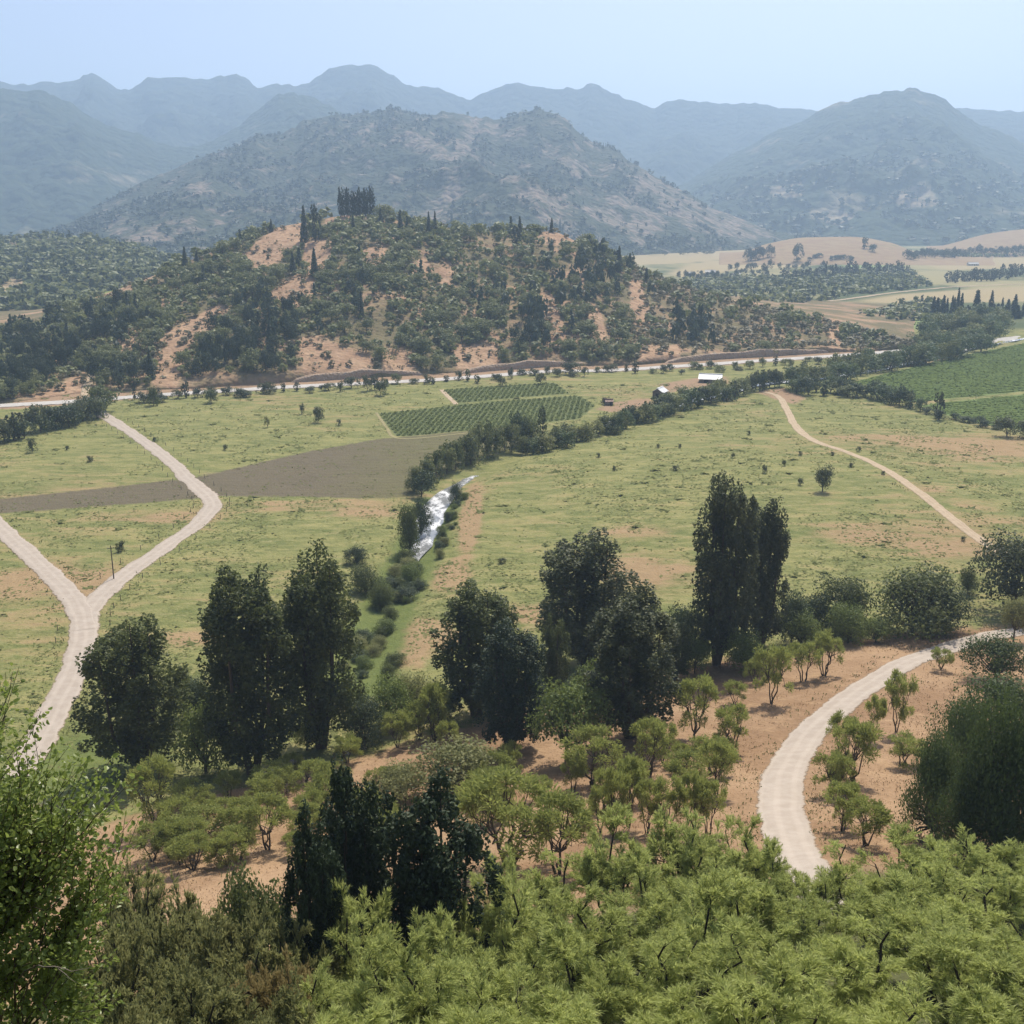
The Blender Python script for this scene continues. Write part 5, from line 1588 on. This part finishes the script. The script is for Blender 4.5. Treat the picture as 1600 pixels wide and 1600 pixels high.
# ------------------------------------------------------------------ buildings, poles, stones
def flat(name, c, rough=.6, spec=.3, sc=1.5, amp=.25, metallic=0.):
    n = NT(name)
    f = n.noise(n.pos(), sc, 4)
    n.surf(n.mix(f, tuple(x * (1 - amp) for x in c), tuple(min(1, x * (1 + amp * .4)) for x in c)), rough, spec, None, metallic)
    return n.m


M_white = flat('white_sheet_roof', (.78, .78, .78), .45, .4)
M_greyroof = flat('grey_sheet_roof', (.34, .33, .32), .6, .3)
M_wall = flat('weathered_boards', (.17, .14, .115))
M_wallp = flat('pale_render', (.55, .52, .47))
M_darkw = flat('dark_opening', (.02, .02, .022))
M_red = flat('rust_red_paint', (.15, .065, .05))
M_wood = flat('grey_pole_wood', (.12, .10, .085), .9)
M_stone = flat('pale_stone', (.42, .39, .35), .9, .1, 3, .4)
M_glass = flat('window_glass', (.05, .06, .07), .1, .5)


def boxmesh(name, a, b, mat):
    (x0, y0, z0), (x1, y1, z1) = a, b
    V = [(x0, y0, z0), (x1, y0, z0), (x1, y1, z0), (x0, y1, z0), (x0, y0, z1), (x1, y0, z1), (x1, y1, z1), (x0, y1, z1)]
    return mesh(name, V, np.array([(3, 2, 1, 0), (4, 5, 6, 7), (0, 1, 5, 4), (1, 2, 6, 5), (2, 3, 7, 6), (3, 0, 4, 7)]), mat)


def shed(name, px, py, L, D, wall, ridge, rot, wm, rm, label, cat, doors, windows, over=.5):
    x, y, z = G(px, py, 'ground')
    e = empty(name, (x, y, z - .1), rot)
    # walls with gable ends: x along the ridge
    l, d = L / 2, D / 2
    V = [(-l, -d, 0), (l, -d, 0), (l, d, 0), (-l, d, 0), (-l, -d, wall), (l, -d, wall), (l, d, wall), (-l, d, wall), (-l, 0, ridge), (l, 0, ridge)]
    obj('wall', mesh('wall', V, [np.array([(0, 1, 5, 4), (2, 3, 7, 6), (4, 5, 9, 8), (6, 7, 8, 9)]), np.array([(1, 2, 6, 9, 5), (3, 0, 4, 8, 7)])], wm), e)
    th = .14
    lo = l + over; dd = d + over
    zl = wall - (ridge - wall) * over / d
    for s in (-1, 1):
        V = [(-lo, s * dd, zl + .03), (lo, s * dd, zl + .03), (lo, 0, ridge + .03), (-lo, 0, ridge + .03)]
        V = V + [(a, b, c + th) for a, b, c in V]
        me = mesh('roof', V, np.array([(3, 2, 1, 0), (4, 5, 6, 7), (0, 1, 5, 4), (1, 2, 6, 5), (2, 3, 7, 6), (3, 0, 4, 7)]), rm)
        ro = obj('roof', me, e)
        nrib = int(2 * lo / 1.6)
        for k in range(nrib):
            xx = -lo + (k + .5) * 2 * lo / nrib
            rv = [(xx - .06, s * dd, zl + .03 + th), (xx + .06, s * dd, zl + .03 + th), (xx + .06, 0, ridge + .03 + th), (xx - .06, 0, ridge + .03 + th)]
            rv = rv + [(a, b, c + .09) for a, b, c in rv]
            obj('rib', mesh('rib', rv, np.array([(4, 5, 6, 7), (0, 1, 5, 4), (1, 2, 6, 5), (2, 3, 7, 6), (3, 0, 4, 7)]), rm), ro)
    obj('ridge_cap', boxmesh('ridge_cap', (-lo - .05, -.3, ridge + th + .02), (lo + .05, .3, ridge + th + .2), rm), e)
    for (side, c, w, h) in doors:
        if side == 'front': me = boxmesh('door', (c - w / 2, -d - .08, 0), (c + w / 2, -d + .05, h), M_darkw)
        elif side == 'right': me = boxmesh('door', (l - .05, c - w / 2, 0), (l + .08, c + w / 2, h), M_darkw)
        else: me = boxmesh('door', (-l - .08, c - w / 2, 0), (-l + .05, c + w / 2, h), M_darkw)
        obj('door', me, e)
    for (c, w, h, zz) in windows:
        wi = obj('window', boxmesh('window', (c - w / 2, -d - .1, zz), (c + w / 2, -d + .05, zz + h), M_wallp), e)
        obj('pane', boxmesh('pane', (c - w / 2 + .1, -d - .13, zz + .1), (c + w / 2 - .1, -d - .09, zz + h - .1), M_glass), wi)
    return setp(e, label, cat)


shed('barn', 1110, 597, 11, 7.5, 2.2, 4.2, math.radians(-14), M_wall, M_white, 'long white roofed barn on bare earth beyond the river trees', 'barn', [('right', 0, 3.2, 3.2), ('front', -2, 2.2, 2.2)], [(3.5, 1.2, .9, 1.1)])
shed('farm_shed', 1031, 620, 6.5, 5, 2.8, 4.4, math.radians(62), M_wall, M_white, 'small white roofed shed half hidden by riverside trees', 'shed', [('left', 0, 1.8, 2.1), ('front', 0, 1.4, 2.0)], [])
shed('farm_hut', 951, 633, 3.4, 2.8, 1.9, 2.7, math.radians(10), M_wall, M_red, 'little rust red roofed hut beside the vineyard corner', 'hut', [('front', .6, .9, 1.7)], [(-.9, .7, .6, .9)], .3)
for (px, py, L, rot) in [(1078, 431, 12, 5), (1110, 428, 14, -12), (1150, 433, 11, 20), (1520, 415, 16, 0)]:
    shed('farmhouse', px, py, L, 9, 3.0, 5.4, math.radians(rot), M_wallp, M_greyroof, 'far grey roofed house among village trees' if px < 1500 else 'lone pale house in the far straw field', 'house', [('front', 1, 1.2, 2.1)], [(-3, 1.4, 1.2, 1.0), (4, 1.4, 1.2, 1.0)])
    if px < 1500: [o for o in bpy.data.objects if o.get('category') == 'house'][-1]['group'] = 'far village houses'


def pole(bx, by, ty, label):
    loc, h, w = at_base(bx, by, ty, 3)
    e = empty('utility_pole', (loc[0], loc[1], loc[2] - .1), .5)
    r = np.random.default_rng(int(bx))
    tv, tf = tubes([(np.array([[0, 0, 0], [0, 0, h * .5], [0, 0, h]]), np.array([.16, .14, .11]))], 8)
    obj('post', mesh('post', tv, tf, M_wood, None, True), e)
    obj('crossarm', boxmesh('crossarm', (-.8, -.06, h - .7), (.8, .06, h - .55), M_wood), e)
    for x in (-.7, 0, .7):
        tv, tf = tubes([(np.array([[x, 0, h - .56], [x, 0, h - .4], [x, 0, h - .34]]), np.array([.05, .07, .02]))], 6)
        obj('insulator', mesh('insulator', tv, tf, M_wallp, None, True), e)
    setp(e, label, 'utility pole')


pole(178, 905, 852, 'weathered wooden pole beside the lane just above its fork')


def posts():
    Q = resample(ROADW[0], 9.0)
    T = np.gradient(Q, axis=0); T /= np.linalg.norm(T, axis=1)[:, None]
    tv, tf = tubes([(np.array([[0, 0, 0], [0, 0, .8], [.02, 0, 1.45], [.02, 0, 1.5]]), np.array([.09, .08, .075, .02]))], 6)
    me = mesh('fence_post', tv, tf, M_wood, None, True)
    for k in range(6, len(Q) - 2):
        for s in (-1, 1):
            p = Q[k] + np.array([T[k][1], -T[k][0]]) * s * 5.2
            if min(polydist(p[0], p[1], P) for P in ROADW) < 4.4: continue
            z = float(zground(np.array([p[0]]), np.array([p[1]]))[0])
            o = obj('fence_post', me); o.location = (p[0], p[1], z - .1); o.rotation_euler = (random.uniform(-.08, .08), random.uniform(-.08, .08), random.uniform(0, 6))
            setp(o, 'short grey fence post along the gravel lane verge', 'fence post', 'lane fence posts')


posts()

bb = np.random.default_rng(5)


def boulder_mesh(seed):
    r = np.random.default_rng(seed)
    import bmesh
    bm = bmesh.new()
    bmesh.ops.create_icosphere(bm, subdivisions=2, radius=.5)
    for v in bm.verts:
        n_ = v.co.normalized()
        k = 1 + .35 * math.sin(3.1 * n_.x + seed) * math.sin(2.3 * n_.y + 2 * seed) + r.normal(0, .05)
        v.co = n_ * .5 * k
        v.co.z *= .65
    me = bpy.data.meshes.new('boulder'); bm.to_mesh(me); bm.free(); me.materials.append(M_stone)
    return me


bms = [boulder_mesh(s) for s in range(4)]
for k, (bx, by) in enumerate([(428, 1206), (438, 1200), (447, 1196), (458, 1192), (470, 1187), (400, 1216), (412, 1211), (662, 1168), (540, 1178), (690, 1122), (700, 1119), (745, 1116), (1195, 1040), (1180, 1046), (570, 1170)]):
    x, y, z = G(bx, by, 'ground')
    o = obj('boulder', bms[k % 4]); s = bb.uniform(.7, 1.5)
    o.location = (x, y, z + .1 * s); o.scale = (s, s * bb.uniform(.7, 1.1), s); o.rotation_euler = (0, 0, bb.uniform(0, 6))
    setp(o, 'pale boulder in the stony bank under the dark poplars', 'boulder', 'boulders of the stony bank')

# ------------------------------------------------------------------ air
n = NT('haze')
n.t.nodes.remove(n.out)
n.out = n.t.nodes.new('ShaderNodeOutputMaterial')
pv = n.t.nodes.new('ShaderNodeVolumePrincipled')
pv.inputs['Color'].default_value = (.53, .73, 1.0, 1)
pv.inputs['Density'].default_value = 0.00017
pv.inputs['Anisotropy'].default_value = 0.25
n.t.links.new(pv.outputs[0], n.out.inputs['Volume'])
hzb = obj('haze', boxmesh('haze', (-9500, -9500, -9), (9500, 9500, 1000), n.m))
setp(hzb, 'thin pale blue summer haze filling the valley air', None, None, 'stuff')
